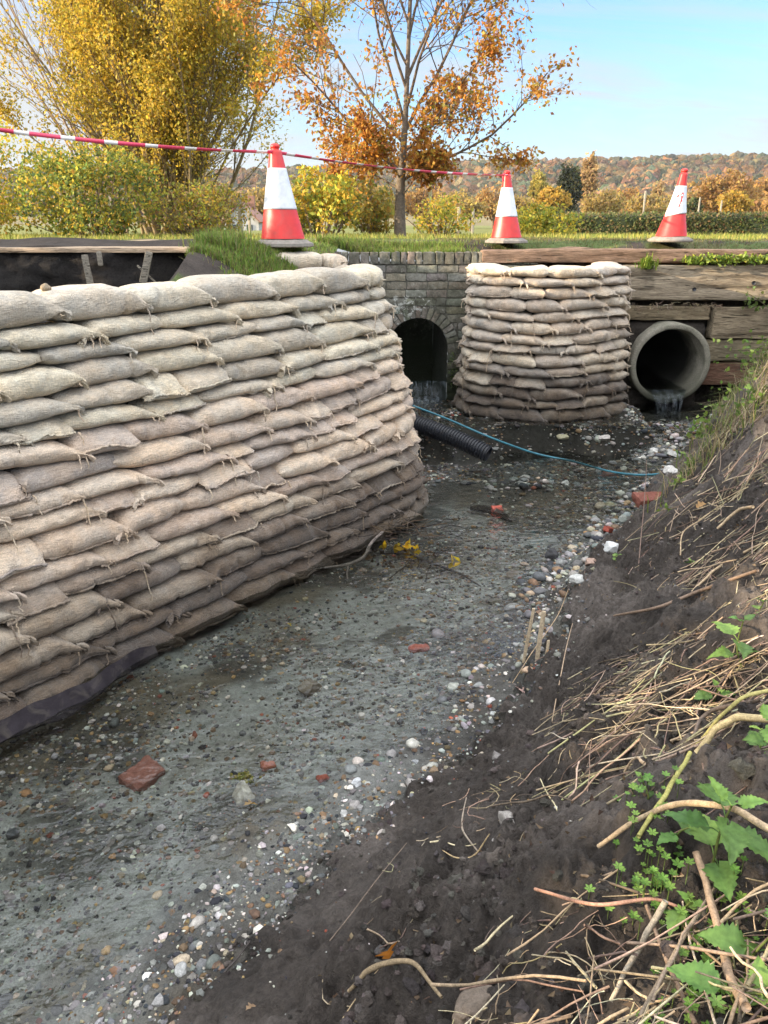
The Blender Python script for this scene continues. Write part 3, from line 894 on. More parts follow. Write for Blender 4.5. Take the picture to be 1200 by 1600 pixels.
def label_wall(bags, nrows, where, group, outside):
    rows = {}
    for ob, k, s, kind, V in bags:
        px, py = project(np.array(ob['_w']) * [1, 1, 0] + [0, 0, V[:, 2].mean()])
        px, py = project(V)
        vis = ((px > 3) & (px < 1197) & (py > 0) & (py < 1597)).mean() > 0.02
        rows.setdefault(k, []).append((float(np.median(px)), ob, kind, vis, V))
    for k, L in rows.items():
        L.sort(key=lambda q: q[0])
        n = 0
        for px, ob, kind, vis, V in L:
            if not vis:
                tag(ob, outside, 'sandbag', group); continue
            n += 1
            ct = ORD[nrows - k]
            crs = 'top course' if k == nrows - 1 else ('lowest course' if k == 0 else ct + ' course down')
            look = {'header': 'end-on sandbag with rolled seam', 'stretcher': 'long hessian sandbag'}[kind]
            tag(ob, f'{look}, {ORD[n] if n > 1 else "leftmost"}{" from left" if n > 1 else ""} in {crs} of {where}', 'sandbag', group)

# ---- the long wall on the left with its rounded nose
pts = [XY(a, 0) for a in np.linspace(0.25, 4.4, 60)]
th0 = math.atan2(0.8, 0.6); cx, cy_ = XY(4.4, -0.75)
pts += [(cx + 0.75 * math.sin(th0 + t), cy_ - 0.75 * math.cos(th0 + t)) for t in np.linspace(0.02, math.radians(155), 60)]
e = pts[-1]; hd_ = th0 + math.radians(155)
pts += [(e[0] + q * math.cos(hd_), e[1] + q * math.sin(hd_)) for q in (0.3, 0.6)]
LP = Path(pts)
NL = 17
def zbL(k, s):
    s = np.asarray(s, float)
    full = 1.715 + 0.015 * sst(2.0, 4.2, s)
    t = k / NL
    z = -0.05 + (full + 0.05) * (t + 0.006 * math.sin(k * 1.9)) + (0.03 if k == NL else 0)
    z = z + 0.030 * vn2(s * 0.9 + 3.0, np.full_like(s, k * 0.11), 200) * math.sin(PI * min(1, t * 1.02)) ** 0.5
    return z + (0.013 * vn2(s * 2.4 + k * 5.3, np.full_like(s, k * 3.7), 201) if 0 < k else -0.02)
def offL(z, s):
    b = 0.42 - 0.06 * float(sst(3.6, 4.6, s))
    t = min(max(z / 1.75, 0), 1.05)
    return -b * (0.75 * t + 0.25 * t * t)
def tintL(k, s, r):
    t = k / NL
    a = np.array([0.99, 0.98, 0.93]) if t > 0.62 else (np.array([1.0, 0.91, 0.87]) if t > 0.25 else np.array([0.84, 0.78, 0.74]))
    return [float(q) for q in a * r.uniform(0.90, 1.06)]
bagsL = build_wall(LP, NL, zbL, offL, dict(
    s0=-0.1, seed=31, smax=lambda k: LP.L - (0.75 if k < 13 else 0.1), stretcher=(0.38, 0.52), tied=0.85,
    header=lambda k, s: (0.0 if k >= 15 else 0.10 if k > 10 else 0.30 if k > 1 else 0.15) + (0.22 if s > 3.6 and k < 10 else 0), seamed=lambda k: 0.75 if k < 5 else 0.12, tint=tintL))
label_wall(bagsL, NL, 'the long wall', 'sandbags of the long curved wall', 'sandbag of the long wall beyond the left edge of the photo')
# two sacks thrown on top of the return
for i, (s, L, zz, lab) in enumerate([(LP.L - 0.95, 0.56, 1.715, 'sunlit loose sandbag lying on the rounded end of the long wall, nearer the arch'), (LP.L - 0.42, 0.60, 1.73, 'flat loose sandbag lying on the long wall\'s return beside the grass')]):
    V, F, G, fl = bag(LP, s, L, lambda q, z=zz: np.full_like(q, z) , lambda q, z=zz: np.full_like(q, z + 0.125), -0.33, 'stretcher', 900 + i)
    ob = mk('sandbag', V, F, MAT['hessian']); ob.color = (1.05, 1, .95, 1)
    tag(ob, lab, 'sandbag', 'sandbags of the long curved wall')

# ---- the round stack between arch and pipe
DY = 0.30
sp = spline([(0.80, 8.35), (0.74, 7.95), (0.84, 7.55), (1.22, 7.32), (1.62, 7.24), (2.06, 7.33), (2.42, 7.62), (2.50, 8.0), (2.50, 8.32)], 120)
RP = Path(sp)
NR = 14
def zbR(k, s):
    s = np.asarray(s, float)
    t = k / NR
    z = 0.27 + 1.435 * (t + 0.006 * math.sin(k * 2.3)) - (0.025 if k == NR else 0)
    z = z + 0.022 * vn2(s * 1.3 + 1.0, np.full_like(s, k * 0.13), 210) * math.sin(PI * min(1, t * 1.02)) ** 0.5
    return z + (0.012 * vn2(s * 3.0 + k * 4.1, np.full_like(s, k * 2.7), 211) if k else -0.03)
bagsR = build_wall(RP, NR, zbR, lambda z, s: -0.11 * min(max((z - 0.27) / 1.4, 0), 1), dict(
    s0=0.0, seed=77, smax=lambda k: RP.L - 0.1, stretcher=(0.32, 0.45), tied=0.7,
    header=lambda k, s: 0.0 if k == NR - 1 else 0.27, seamed=lambda k: 0.25,
    tint=lambda k, s, r: [float(q) for q in np.array([0.97, 0.93, 0.90]) * r.uniform(0.88, 1.06)]))
label_wall(bagsR, NR, 'the round stack', 'sandbags of the round stack beside the pipe', 'sandbag hidden at the back of the round stack')

# earth packed behind the bags
def core(path, zs, off, spine, cap_z, name):
    s = np.linspace(0, path.L, 90)
    rows = []
    for z in zs:
        o = np.array([off(z, q) for q in s]) - 0.20
        x, y = path.at(s, o); rows.append(np.stack([x, y, np.full_like(x, z)], -1))
    top = rows[-1].copy(); sx = spine(s)
    rows.append(np.stack([sx[0], sx[1], cap_z + 0.03 * vn2(sx[0] * 8, sx[1] * 8, 300)], -1))
    V = np.array(rows)
    o = mk(name, V.reshape(-1, 3), gridF(len(rows), 90), MAT['soil'], None, True, np.full((V.shape[0] * 90, 3), (0.05, 0.041, 0.035)), origin=(0, 0, 0))
    return tag(o, kind='structure')
def spineL(s):
    a = np.clip(s, 0, 4.1)
    x, y = XY(0.25 + a, -1.25)
    return np.where(s < 4.1, x, -0.72), np.where(s < 4.1, y, np.maximum(y, 5.9))
core(LP, np.linspace(-0.3, 1.60, 10), offL, spineL, 1.52, 'backfill_earth')
core(RP, np.linspace(0.1, 1.60, 6), lambda z, s: -0.11 * (z - .27) / 1.4, lambda s: (np.full_like(s, 1.58), np.full_like(s, 7.95)), 1.62, 'stack_earth')
# ================================================================ culvert head wall of brick
XC, ZC, RA, YW = 0.36, 0.80, 0.32, 8.30
br = empty('brick_bridge', (XC, YW, 0.0))
tag(br, 'mossy old brick bridge wall with a small round arch spanning the stream', 'bridge')
def openw(z): return RA if z <= ZC else (math.sqrt(max(RA * RA - (z - ZC) ** 2, 0)) if z < ZC + RA else 0)
r = np.random.default_rng(5)
BP = [(0.20, 0.185, 0.15), (0.23, 0.205, 0.16), (0.16, 0.15, 0.125), (0.22, 0.18, 0.14), (0.19, 0.185, 0.16)]
mb = MB()
def addbrick(mb, x0, x1, z0, z1, depth=0.09, y=YW):
    if x1 - x0 < 0.03: return
    V, F = roughbox(((x0 + x1) / 2, y + depth / 2 + r.uniform(-0.006, 0.006), (z0 + z1) / 2), (x1 - x0 - 0.006, depth, z1 - z0 - 0.007), (6, 2, 4), 0.010, 0.0075, 26, int(r.integers(999)))
    mb.add(V, F, pick(BP, 1, r, 0.2)[0])
z, row = -0.25, 0
while z < 1.58:
    h = 0.083
    x = -0.5 - (0.11 if row % 2 else 0) - r.uniform(0, 0.03)
    while x < 1.5:
        w = 0.215 if r.random() < 0.75 else 0.105
        zc_ = z + h / 2
        ro = RA + 0.125
        cut = RA + 0.0 if zc_ < ZC else (math.sqrt(max(ro * ro - (zc_ - ZC) ** 2, 0)) if zc_ < ZC + ro else 0)
        a0, a1 = x, x + w
        if cut > 0:
            if a0 < XC - cut < a1: addbrick(mb, a0, XC - cut, z, z + h)
            if a0 < XC + cut < a1: addbrick(mb, XC + cut, a1, z, z + h)
            if a1 <= XC - cut or a0 >= XC + cut: addbrick(mb, a0, a1, z, z + h)
        else: addbrick(mb, a0, a1, z, z + h)
        x += w
    z += h; row += 1
mkb('brick_face', mb, MAT['oldbrick'], br)
mb = MB(); x = -0.5
while x < 1.5:
    w = r.uniform(0.06, 0.13); addbrick(mb, x, x + w, z, z + 0.125, 0.22, YW - 0.008); x += w
mkb('coping', mb, MAT['oldbrick'], br)
mb = MB()                                                    # arch ring
for t in np.linspace(0, PI, 20)[:-1]:
    t2 = t + PI / 38
    V, F = roughbox((0, 0, 0), (0.118, 0.10, 0.052), (3, 2, 3), 0.006, 0.004, 24, int(r.integers(999)))
    R = np.array([[math.cos(t2), 0, -math.sin(t2)], [0, 1, 0], [math.sin(t2), 0, math.cos(t2)]])
    V = V @ R.T + np.array([XC + (RA + 0.062) * math.cos(t2), YW + 0.046 + r.uniform(-.004, .004), ZC + (RA + 0.062) * math.sin(t2)])
    mb.add(V, F, pick(BP, 1, r, 0.2)[0] * 1.05)
mkb('arch_ring', mb, MAT['oldbrick'], br)
mb = MB()                                                    # bedding mortar behind the bricks
zs = np.concatenate([np.linspace(-0.3, ZC, 6), ZC + RA * np.sin(np.linspace(0.05, PI / 2, 14)), [1.2, 1.69]])
for sg in (-1, 1):
    xe = -0.55 if sg < 0 else 1.5
    P = np.array([[(XC + sg * openw(q), YW + 0.012, q), (xe, YW + 0.012, q)] for q in zs])
    mb.add(P.reshape(-1, 3), gridF(len(zs), 2), (0.10, 0.095, 0.08))
mkb('mortar', mb, MAT['oldbrick'], br)
th = np.linspace(0, PI, 18)
prof = [(XC + RA, -0.3)] + [(XC + RA * math.cos(t), ZC + RA * math.sin(t)) for t in th] + [(XC - RA, -0.3)]
ys = np.linspace(YW + 0.012, YW + 2.6, 24)
P = np.array([[(a, y, b) for a, b in prof] for y in ys])
P[..., 0] += 0.008 * vn(P[..., 0] * 20, P[..., 1] * 20, P[..., 2] * 20, 7)
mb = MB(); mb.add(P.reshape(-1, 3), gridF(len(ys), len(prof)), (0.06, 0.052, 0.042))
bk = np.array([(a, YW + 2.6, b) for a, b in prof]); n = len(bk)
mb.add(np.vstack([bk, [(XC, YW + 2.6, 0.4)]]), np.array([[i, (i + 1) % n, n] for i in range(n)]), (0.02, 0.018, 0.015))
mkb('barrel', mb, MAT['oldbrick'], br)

def sheet(name, pts, ny, mat, thick=None):
    P = np.asarray(pts, float)
    o = mk(name, P.reshape(-1, 3), gridF(P.shape[0], P.shape[1]), mat, None, True, origin=(0, 0, 0))
    return tag(o, kind='structure')
# water coming out of the arch, falling and crossing the ledge
xs = np.linspace(XC - RA + 0.01, XC + RA - 0.01, 18)
prof = [(10.8, 0.47), (9.2, 0.465), (8.5, 0.46), (8.32, 0.455), (8.25, 0.44), (8.20, 0.40), (8.16, 0.34), (8.13, 0.28), (8.10, 0.22)]
sheet('culvert_water', [[(x, y, zz) for x in xs] for y, zz in prof[:4]], 0, MAT['water'])
sheet('waterfall', [[(x, y + 0.02 * math.sin(x * 31) + 0.015 * math.sin(x * 77), zz) for x in xs] for y, zz in prof[3:]], 0, MAT['foam'])
xs2 = np.linspace(0.0, 2.4, 40); ys2 = np.linspace(7.06, 8.28, 16)
sheet('apron_water', [[(x, y, 0.272 + 0.004 * math.sin(x * 7 + y * 5)) for x in xs2] for y in ys2[::-1]], 0, MAT['water'])
prof = [(7.06, 0.272), (7.03, 0.262), (7.0, 0.22), (6.985, 0.12), (6.98, 0.0)]
xp = np.linspace(2.3, 3.6, 30)
sheet('pool_water', [[(x, y, zz + 0.006 * math.sin(x * 9 + y * 4)) for x in xp] for y, zz in [(8.2, 0.225), (7.75, 0.222), (7.5, 0.215), (7.3, 0.175), (7.1, 0.10), (6.95, 0.045), (6.8, 0.004), (6.7, -0.012)]], 0, MAT['water'])

# ================================================================ timber retaining wall (old sleepers) and pipe
def sleeper(x0, x1, z0, z1, col, label, seed, yf=8.24, dp=0.16, amp=0.014, tilt=0.0):
    V, F = roughbox((0, 0, 0), (x1 - x0, dp, z1 - z0), (int((x1 - x0) * 40), 6, max(6, int((z1 - z0) * 50))), 0.018, amp, 11, seed, rotm(0, tilt, 0), (7, 1, 1))
    V = V + np.array([(x0 + x1) / 2, yf + dp / 2, (z0 + z1) / 2])
    # shakes: long cracks along the grain
    g = vn(V[:, 0] * 1.1 + seed, V[:, 2] * 34, 0.0, seed) + 0.5 * vn(V[:, 0] * 3 + seed, V[:, 2] * 60, 0.0, seed + 1)
    V[:, 1] += np.where(V[:, 1] < yf + 0.03, 0.022 * sst(0.45, 1.1, g), 0)
    return tag(mk('timber_sleeper', V, F, MAT['wood'], None, True, np.full((len(V), 3), col)), label, 'sleeper', 'old timber sleepers of the retaining wall')
sleeper(1.0, 5.7, 1.675, 1.80, (0.27, 0.185, 0.135), 'rotten red-brown timber sleeper along the top edge of the bank', 1, 8.27, 0.16, 0.022)
sleeper(2.46, 5.7, 1.315, 1.655, (0.38, 0.32, 0.24), 'thick pale weathered timber beam with bolt holes above the pipe', 2, 8.22, 0.18)
sleeper(2.44, 3.42, 1.105, 1.25, (0.34, 0.28, 0.19), 'short narrow timber lintel directly over the round pipe', 3, 8.26)
sleeper(3.44, 5.7, 0.915, 1.245, (0.35, 0.29, 0.205), 'square-ended pale timber beam right of the pipe, under the thick beam', 4, 8.23)
sleeper(3.42, 5.7, 0.675, 0.895, (0.32, 0.275, 0.19), 'dull grey-green timber beam beside the pipe, second from the bottom', 5, 8.25)
sleeper(3.38, 5.7, 0.43, 0.655, (0.20, 0.115, 0.08), 'reddish damp timber beam low beside the pipe', 6, 8.26)
for i, (px, py) in enumerate([(1085, 452), (1178, 442), (1086, 455)][:2]):
    p = aty(px, py, 8.215)
    V, F = tube([p + np.array([0, -0.004, 0]), p + np.array([0, 0.05, 0])], 0.02, 12)
    bo = mk('bolt', V, F, MAT['black_pipe'])
    tag(bo, ['rusty bolt head in the middle of the thick pale beam', 'rusty bolt head at the right end of the thick pale beam'][i], 'bolt')
# earth face behind the timbers
ex, ez = np.meshgrid(np.linspace(1.4, 6.0, 120), np.linspace(-0.3, 1.70, 50), indexing='ij')
ey = 8.44 + 0.05 * fbm2(ex * 4, ez * 4, 4, 310) - 0.21 * sst(2.3, 2.4, ex) * (1 - sst(3.36, 3.44, ex)) * (1 - sst(1.02, 1.12, ez))
hole = (ex - 3.00) ** 2 + (ez - 0.675) ** 2 < 0.37 ** 2
F = gridF(*ex.shape); F = F[~hole.ravel()[F].any(1)]
tag(mk('earth_face', np.stack([ex, ey, ez], -1).reshape(-1, 3), F, MAT['soil'], None, True, np.full((ex.size, 3), (0.05, 0.042, 0.034)), origin=(0, 0, 0)), kind='structure')

PXc, PZc, PY0 = 3.00, 0.675, 8.08
pipe = empty('concrete_pipe', (PXc, PY0, PZc - 0.42))
tag(pipe, 'large round concrete drainage pipe opening into the stream', 'pipe')
def ring(prof, n=72):
    th = np.linspace(0, 2 * PI, n, endpoint=False)
    P = np.array([[(PXc + rr * math.cos(t), y, PZc + rr * math.sin(t)) for t in th] for y, rr in prof])
    return P.reshape(-1, 3), gridF(len(prof), n, True)
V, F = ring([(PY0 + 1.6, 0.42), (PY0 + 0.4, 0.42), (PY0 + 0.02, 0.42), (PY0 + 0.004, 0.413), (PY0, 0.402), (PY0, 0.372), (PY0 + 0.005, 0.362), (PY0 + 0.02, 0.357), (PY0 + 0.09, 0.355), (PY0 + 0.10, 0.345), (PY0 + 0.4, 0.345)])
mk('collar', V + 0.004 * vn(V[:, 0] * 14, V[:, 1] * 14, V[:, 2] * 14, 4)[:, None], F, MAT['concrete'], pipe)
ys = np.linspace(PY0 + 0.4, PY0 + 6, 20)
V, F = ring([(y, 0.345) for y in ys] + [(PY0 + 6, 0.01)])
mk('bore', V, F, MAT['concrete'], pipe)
hw = 0.21; zb_ = PZc - math.sqrt(0.345 ** 2 - hw ** 2)
xs = np.linspace(PXc - hw, PXc + hw, 14); xn = np.linspace(PXc - 0.15, PXc + 0.12, 14)
sheet('pipe_water', [[(x, y, zb_) for x in xs] for y in (PY0 + 5.5, PY0 + 2, PY0 + 0.3, PY0 + 0.03)], 0, MAT['water'])
pr = [(PY0 + 0.03, zb_, 0), (PY0 - 0.03, zb_ - 0.012, .4), (PY0 - 0.08, zb_ - 0.05, .7), (PY0 - 0.11, zb_ - 0.10, .85), (PY0 - 0.13, zb_ - 0.16, 1), (PY0 - 0.14, zb_ - 0.21, 1)]
sheet('pipe_outfall', [[(a * (1 - w) + b * w, y + 0.012 * math.sin(a * 60), zz) for a, b in zip(xs, xn)] for y, zz, w in pr], 0, MAT['foam'])

# ================================================================ road edge on the left: board, pegs, cut face
V, F = roughbox((-3.4, 5.95, 1.875), (4.1, 0.34, 0.035), (90, 8, 3), 0.008, 0.006, 6, 21, None, (5, 1, 1))
tag(mk('timber_board', V, F, MAT['wood'], None, True, np.full((len(V), 3), (0.52, 0.40, 0.29))), 'long pale timber board edging the path above the soil cut', 'board')
for i, (px, y0, y1, w, ln, lab) in enumerate([(134, 398, 441, 0.045, 0.03, 'split grey wooden peg propped on the soil cut, leftmost of the two big pegs'), (234, 394, 436, 0.05, -0.06, 'leaning pale wooden peg on the soil cut, right of the two big pegs'),
                                      (156, 394, 408, 0.03, 0.0, 'tiny peg stub under the board between the two big pegs'), (302, 388, 422, 0.07, 0.03, 'stout dark broken post at the right end of the soil cut'),
                                      (216, 414, 440, 0.02, 0.15, 'thin upright twig stuck in the soil cut')]):
    p, q = aty(px, y0, 5.70), aty(px + ln * 200, y1 + 6, 5.66)
    V, F = roughbox((0, 0, 0), (w, w * 0.7, np.linalg.norm(p - q)), (3, 3, 12), 0.006, 0.006, 16, 30 + i, rotm(0.05, math.atan2(q[0] - p[0], p[2] - q[2]) * -1, 0.3), (1, 1, 5))
    tag(mk('wooden_peg', V + (p + q) / 2, F, MAT['wood'], None, True, np.full((len(V), 3), (0.33, 0.30, 0.25) if i != 3 else (0.08, 0.06, 0.045))), lab, 'peg')
ex, ez = np.meshgrid(np.linspace(-6.5, -1.15, 190), np.linspace(1.35, 1.86, 30), indexing='ij')
ey = 5.80 - 0.10 * (1.86 - ez) + 0.045 * fbm2(ex * 5, ez * 5, 5, 320) + 0.02 * np.clip(0.7 - cell2(ex * 14, ez * 14, 321), 0, 1) + 0.25 * sst(-1.7, -1.15, ex)
tag(mk('soil_cut', np.stack([ex, ey, ez], -1).reshape(-1, 3), gridF(*ex.shape), MAT['soil'], None, True, np.full((ex.size, 3), (0.030, 0.026, 0.024)), origin=(0, 0, 0)), kind='structure')
p = aty(70, 441, 3.8)
V, F = lump((p[0], p[1], 1.765), (0.024, 0.024, 0.021), 3, 0.15)
tag(mk('round_stone', V, F, MAT['stone'], None, True, np.full((len(V), 3), (0.22, 0.17, 0.11))), 'small round brown stone perched on top of the long wall', 'stone')

# dark membrane under the foot of the long wall
s = np.linspace(0.55, 2.05, 60); w = np.linspace(0, 1, 8)
P = np.zeros((60, 8, 3))
for j, q in enumerate(w):
    x, y = XY(s, 0.055 + q * (0.10 - 0.07 * sst(1.4, 2.05, s)) + 0.02 * np.sin(s * 9))
    P[:, j] = np.stack([x, y, 0.045 - 0.055 * q + 0.008 * np.sin(s * 14 + q * 3) + 0.005 * np.sin(s * 33)], -1)
Pb = P - np.array([0, 0, 0.006])
mb = MB(); mb.add(P.reshape(-1, 3), gridF(60, 8)[:, ::-1]); mb.add(Pb.reshape(-1, 3), gridF(60, 8))
tag(mkb('membrane_sheet', mb, MAT['membrane']), 'dark purple-grey plastic sheet sticking out under the long wall', 'plastic sheet')

# ================================================================ corrugated pipe and hose
c0, c1_ = np.array([0.28, 7.05, 0.30]), np.array([0.94, 6.66, 0.11])
n = 420
t = np.linspace(0, 1, n)[:, None]
P = c0 + (c1_ - c0) * t + np.array([0, 0, 0.02]) * np.sin(t * PI)
R = 0.072 + 0.0085 * np.clip(1.6 * np.sin(np.linspace(0, 2 * PI * 30, n)), -1, 1)
V, F = tube(P, R, 22, False)
mb = MB(); mb.add(V, F)
V2, F2 = tube(P[::-1], 0.062, 22, False); mb.add(V2, F2)
rim = np.concatenate([V[-22:], V2[:22][::-1]])
o = mkb('corrugated_pipe', mb, MAT['black_pipe'])
tag(o, 'black corrugated plastic pipe lying from the nose of the long wall into the stream', 'pipe')
hz = [aty(645, 634, 7.15), aty(700, 655, 7.05), atz(765, 683, 0.20), atz(835, 708, 0.035), atz(900, 722, -0.015), atz(950, 736, 0.0), atz(1000, 742, 0.028), atz(1045, 739, 0.05), atz(1078, 734, 0.10), atz(1100, 727, 0.2)]
V, F = tube(spline(hz, 120), 0.010, 8)
tag(mk('blue_hose', V, F, MAT['blue_hose']), 'thin blue hose trailing across the stream from the nose of the wall to the bank', 'hose')

# ================================================================ traffic cones and tape
def cone(px, py, top, y, label, lean, rot, flare, round_base=False, mark=False):
    b = aty(px, py, y)
    tp = aty(top[0], top[1], y)
    H = (tp[2] - b[2]) * 1.0
    root = empty('traffic_cone', b)
    tag(root, label, 'traffic cone', 'red and white traffic cones along the verge')
    sk = lambda V: V + np.stack([lean * np.clip(V[:, 2] - b[2], 0, None), 0 * V[:, 0], 0 * V[:, 0]], -1)
    hb = 0.045
    def rad(t):                                    # t 0 foot .. 1 tip
        return 0.150 * (1 - t) ** (1.0 + flare) * 0.78 + 0.034 + 0.006 * (1 - t)
    def lathe(ts, dr=0.0, n=40, dent=True):
        P = []
        for t in ts:
            rr = rad(t) + dr
            th = np.linspace(0, 2 * PI, n, endpoint=False)
            f = 1 + (0.018 * np.cos(th * 2 + 3 * t + rot) + 0.012 * np.cos(th * 5 + rot * 2 + t * 4) if dent else 0)
            P.append(np.stack([b[0] + rr * f * np.cos(th), b[1] + rr * f * np.sin(th), np.full(n, b[2] + hb + (H - hb) * t)], -1))
        return np.array(P)
    t0, t1 = 0.315, 0.745
    P = lathe(np.linspace(0, 0.93, 40))
    th = np.linspace(0, 2 * PI, 40, endpoint=False)
    tips = []
    for t, rr in [(0.93, 0.030), (0.938, 0.027), (0.95, 0.027), (0.955, 0.033), (0.975, 0.033), (0.992, 0.026), (1.0, 0.012), (1.0, 0.001)]:
        tips.append(np.stack([b[0] + rr * np.cos(th), b[1] + rr * np.sin(th), np.full(40, b[2] + hb + (H - hb) * t)], -1))
    P = np.concatenate([P, tips])
    body = mk('cone_body', sk(P.reshape(-1, 3)), gridF(P.shape[0], 40, True)[:, ::-1], MAT['cone_red'], root)
    S_ = lathe(np.linspace(t0, t1, 24), 0.0035)
    if mark: S_[:, :, 2] += 0.018 * np.cos(th * 1 + 0.6)[None, :] * np.linspace(1, 0, 24)[:, None]
    e0 = lathe([t0], -0.002); e1 = lathe([t1], -0.002)
    if mark: e0[:, :, 2] = S_[0, :, 2]
    S_ = np.concatenate([e0, S_, e1])
    slv = mk('reflective_sleeve', sk(S_.reshape(-1, 3)), gridF(S_.shape[0], 40, True)[:, ::-1], MAT['cone_white'], root)
    nb = 28 if round_base else 8
    th = np.linspace(0, 2 * PI, nb, endpoint=False) + rot + (PI / 8 if not round_base else 0)
    sq = 1.0 if round_base else np.where(np.arange(nb) % 2 == 0, 1, 1)
    rings = []
    for rr, zz in [(0.215, 0.0), (0.228, 0.006), (0.225, 0.026), (0.205, 0.034), (0.178, 0.050), (0.15, 0.053), (0.10, 0.054)]:
        rings.append(np.stack([b[0] + rr * np.cos(th), b[1] + rr * np.sin(th), np.full(nb, b[2] - 0.012 + zz)], -1))
    rings = np.array(rings)
    mk('rubber_base', rings.reshape(-1, 3), gridF(len(rings), nb, True)[:, ::-1], MAT['cone_base'], root, round_base)
    if mark:                                        # red smear of paint with a dribble
        pts = []
        us = [(-1.05, .585), (-.9, .61), (-.7, .625), (-.5, .62), (-.38, .635), (-.2, .655), (-.05, .635), (-.02, .60), (-.12, .57), (-.2, .545), (-.1, .515), (-.12, .47), (-.28, .45), (-.42, .435), (-.5, .42), (-.52, .455), (-.42, .49), (-.38, .53), (-.33, .565), (-.42, .59), (-.6, .595), (-.8, .585), (-1.0, .565)]
        V = []
        for sgn in (0.0062, 0.0052):
            for u, t in us:
                a = -PI / 2 + u * 0.9 + 0.25; rr = rad(t) * (1 + 0.0) + sgn
                V.append((b[0] + rr * math.cos(a), b[1] + rr * math.sin(a), b[2] + hb + (H - hb) * t))
        m = len(us)
        import mathutils.geometry as mg
        tri = mg.tessellate_polygon([[Vector((u, t, 0)) for u, t in us]])
        sub('paint_mark', sk(np.array(V)), np.array([list(q) for q in tri]), MAT['cone_red'], slv, smooth=False)
    return b, tp
b1, t1_ = cone(443, 383, (434, 224), 6.02, 'traffic cone with tape looped round its tip, nearest, above the long wall', -0.045, 0.3, 0.0)
b2, t2_ = cone(791, 378, (783, 266), 8.62, 'traffic cone holding the end of the tape, on the verge by the oak', -0.04, 0.9, 0.25)
b3, t3_ = cone(1047, 376, (1061, 263), 8.62, 'traffic cone with a red paint smear on its sleeve, standing alone on the right', 0.09, 1.7, 0.45, True, True)
def ribbon(P, wdt, tw, mb, seed):
    n = len(P); T, A, B = frames(P)
    ang = tw + 0.5 * vn(np.linspace(0, 14, n), seed, 0.0, seed)
    d = np.cos(ang)[:, None] * B + np.sin(ang)[:, None] * A
    nn = np.cross(T, d)
    S0, S1 = P - d * wdt / 2, P + d * wdt / 2
    return np.stack([S0, S1, S1 + nn * 0.0012, S0 + nn * 0.0012], 1)
nk1 = b1 + np.array([-0.045 * 0.66, -0.03, 0.915 * (t1_[2] - b1[2])]); nk2 = b2 + np.array([-0.03, -0.03, 0.93 * (t2_[2] - b2[2])])
st0 = aty(0, 190, 5.0)
tape = empty('barrier_tape', (nk1[0], nk1[1], nk1[2]))
tag(tape, 'red and white barrier tape strung from the left edge to two traffic cones', 'barrier tape')
def span(p, q, sag_, n):
    t = np.linspace(0, 1, n)[:, None]
    return p + (q - p) * t - np.array([0, 0, sag_]) * 4 * t * (1 - t)
far0 = st0 + (st0 - nk1) * 0.5
P = np.concatenate([span(far0, nk1, 0.05, 150)[:-1], span(nk1, nk2, 0.035, 150)])
P = np.concatenate([span(far0, nk1, 0.05, 700)[:-1], span(nk1, nk2, 0.035, 700)])
Q = ribbon(P, 0.024, np.linspace(0.2, 0.9, len(P)), None, 3)
L = np.concatenate([[0], np.cumsum(np.linalg.norm(np.diff(P, axis=0), axis=1))])
sel = ((L / 0.26) % 1 < 0.68)[:, None]
tc_ = np.repeat(np.where(sel, (0.74, 0.07, 0.14), (0.82, 0.78, 0.75))[:, None, :], 4, 1).reshape(-1, 3)
F = gridF(len(P), 4, True)
MAT['tape'] = mat_attr('barrier_tape', 0.4, 20, 0.1, 0.05, 0.002, 0.4)
mk('tape_strip', Q.reshape(-1, 3), F, MAT['tape'], tape, True, tc_)
# loops and a loose tail at the knots
mb = MB()
for nk, rr in ((nk1, 0.034), (nk2, 0.036)):
    th = np.linspace(0, 2 * PI, 24)
    c = np.array([nk[0] , nk[1] + 0.03, nk[2]])
    ring_ = np.stack([c[0] + rr * np.cos(th), c[1] + rr * np.sin(th), c[2] + 0.006 * np.sin(th * 2)], -1)
    V, F = tube(ring_, 0.009, 6, False); mb.add(V, F)
tl = nk2 + np.array([[0, 0, 0], [-0.04, -0.03, 0.01], [-0.05, -0.04, -0.03], [-0.035, -0.03, -0.06]])
V, F = tube(spline(tl, 14), 0.008, 5); mb.add(V, F)
mkb('tape_knot', mb, MAT['tape_red'], tape)
# ================================================================ gravel and stones
STONE = np.array([(0.56, 0.53, 0.47), (0.40, 0.38, 0.34), (0.25, 0.24, 0.225), (0.11, 0.11, 0.11), (0.035, 0.038, 0.045), (0.30, 0.19, 0.085), (0.17, 0.11, 0.065), (0.27, 0.075, 0.045), (0.36, 0.29, 0.20), (0.19, 0.20, 0.185)])
def scatter(n, fn, seed):
    """fn(a, c, d) -> probability; returns accepted points"""
    r = np.random.default_rng(seed)
    a = r.uniform(0.3, 7.9, n * 7); c = r.uniform(-1.7, 2.0, n * 7)
    x, y = XY(a, c)
    px, py = project(np.stack([x, y, 0 * x], -1))
    z, d, b = terrain(x, y)
    p = fn(a, c, d, x, y) * ((px > -120) & (px < 1260) & (py < 1720) & (y < 8.2) & ((c > 0) | ((y > 6.25) & (x > 0.25))))
    ok = r.random(len(a)) < p
    i = np.where(ok)[0][:n]
    return np.stack([x[i], y[i], z[i]], -1), d[i], a[i], r
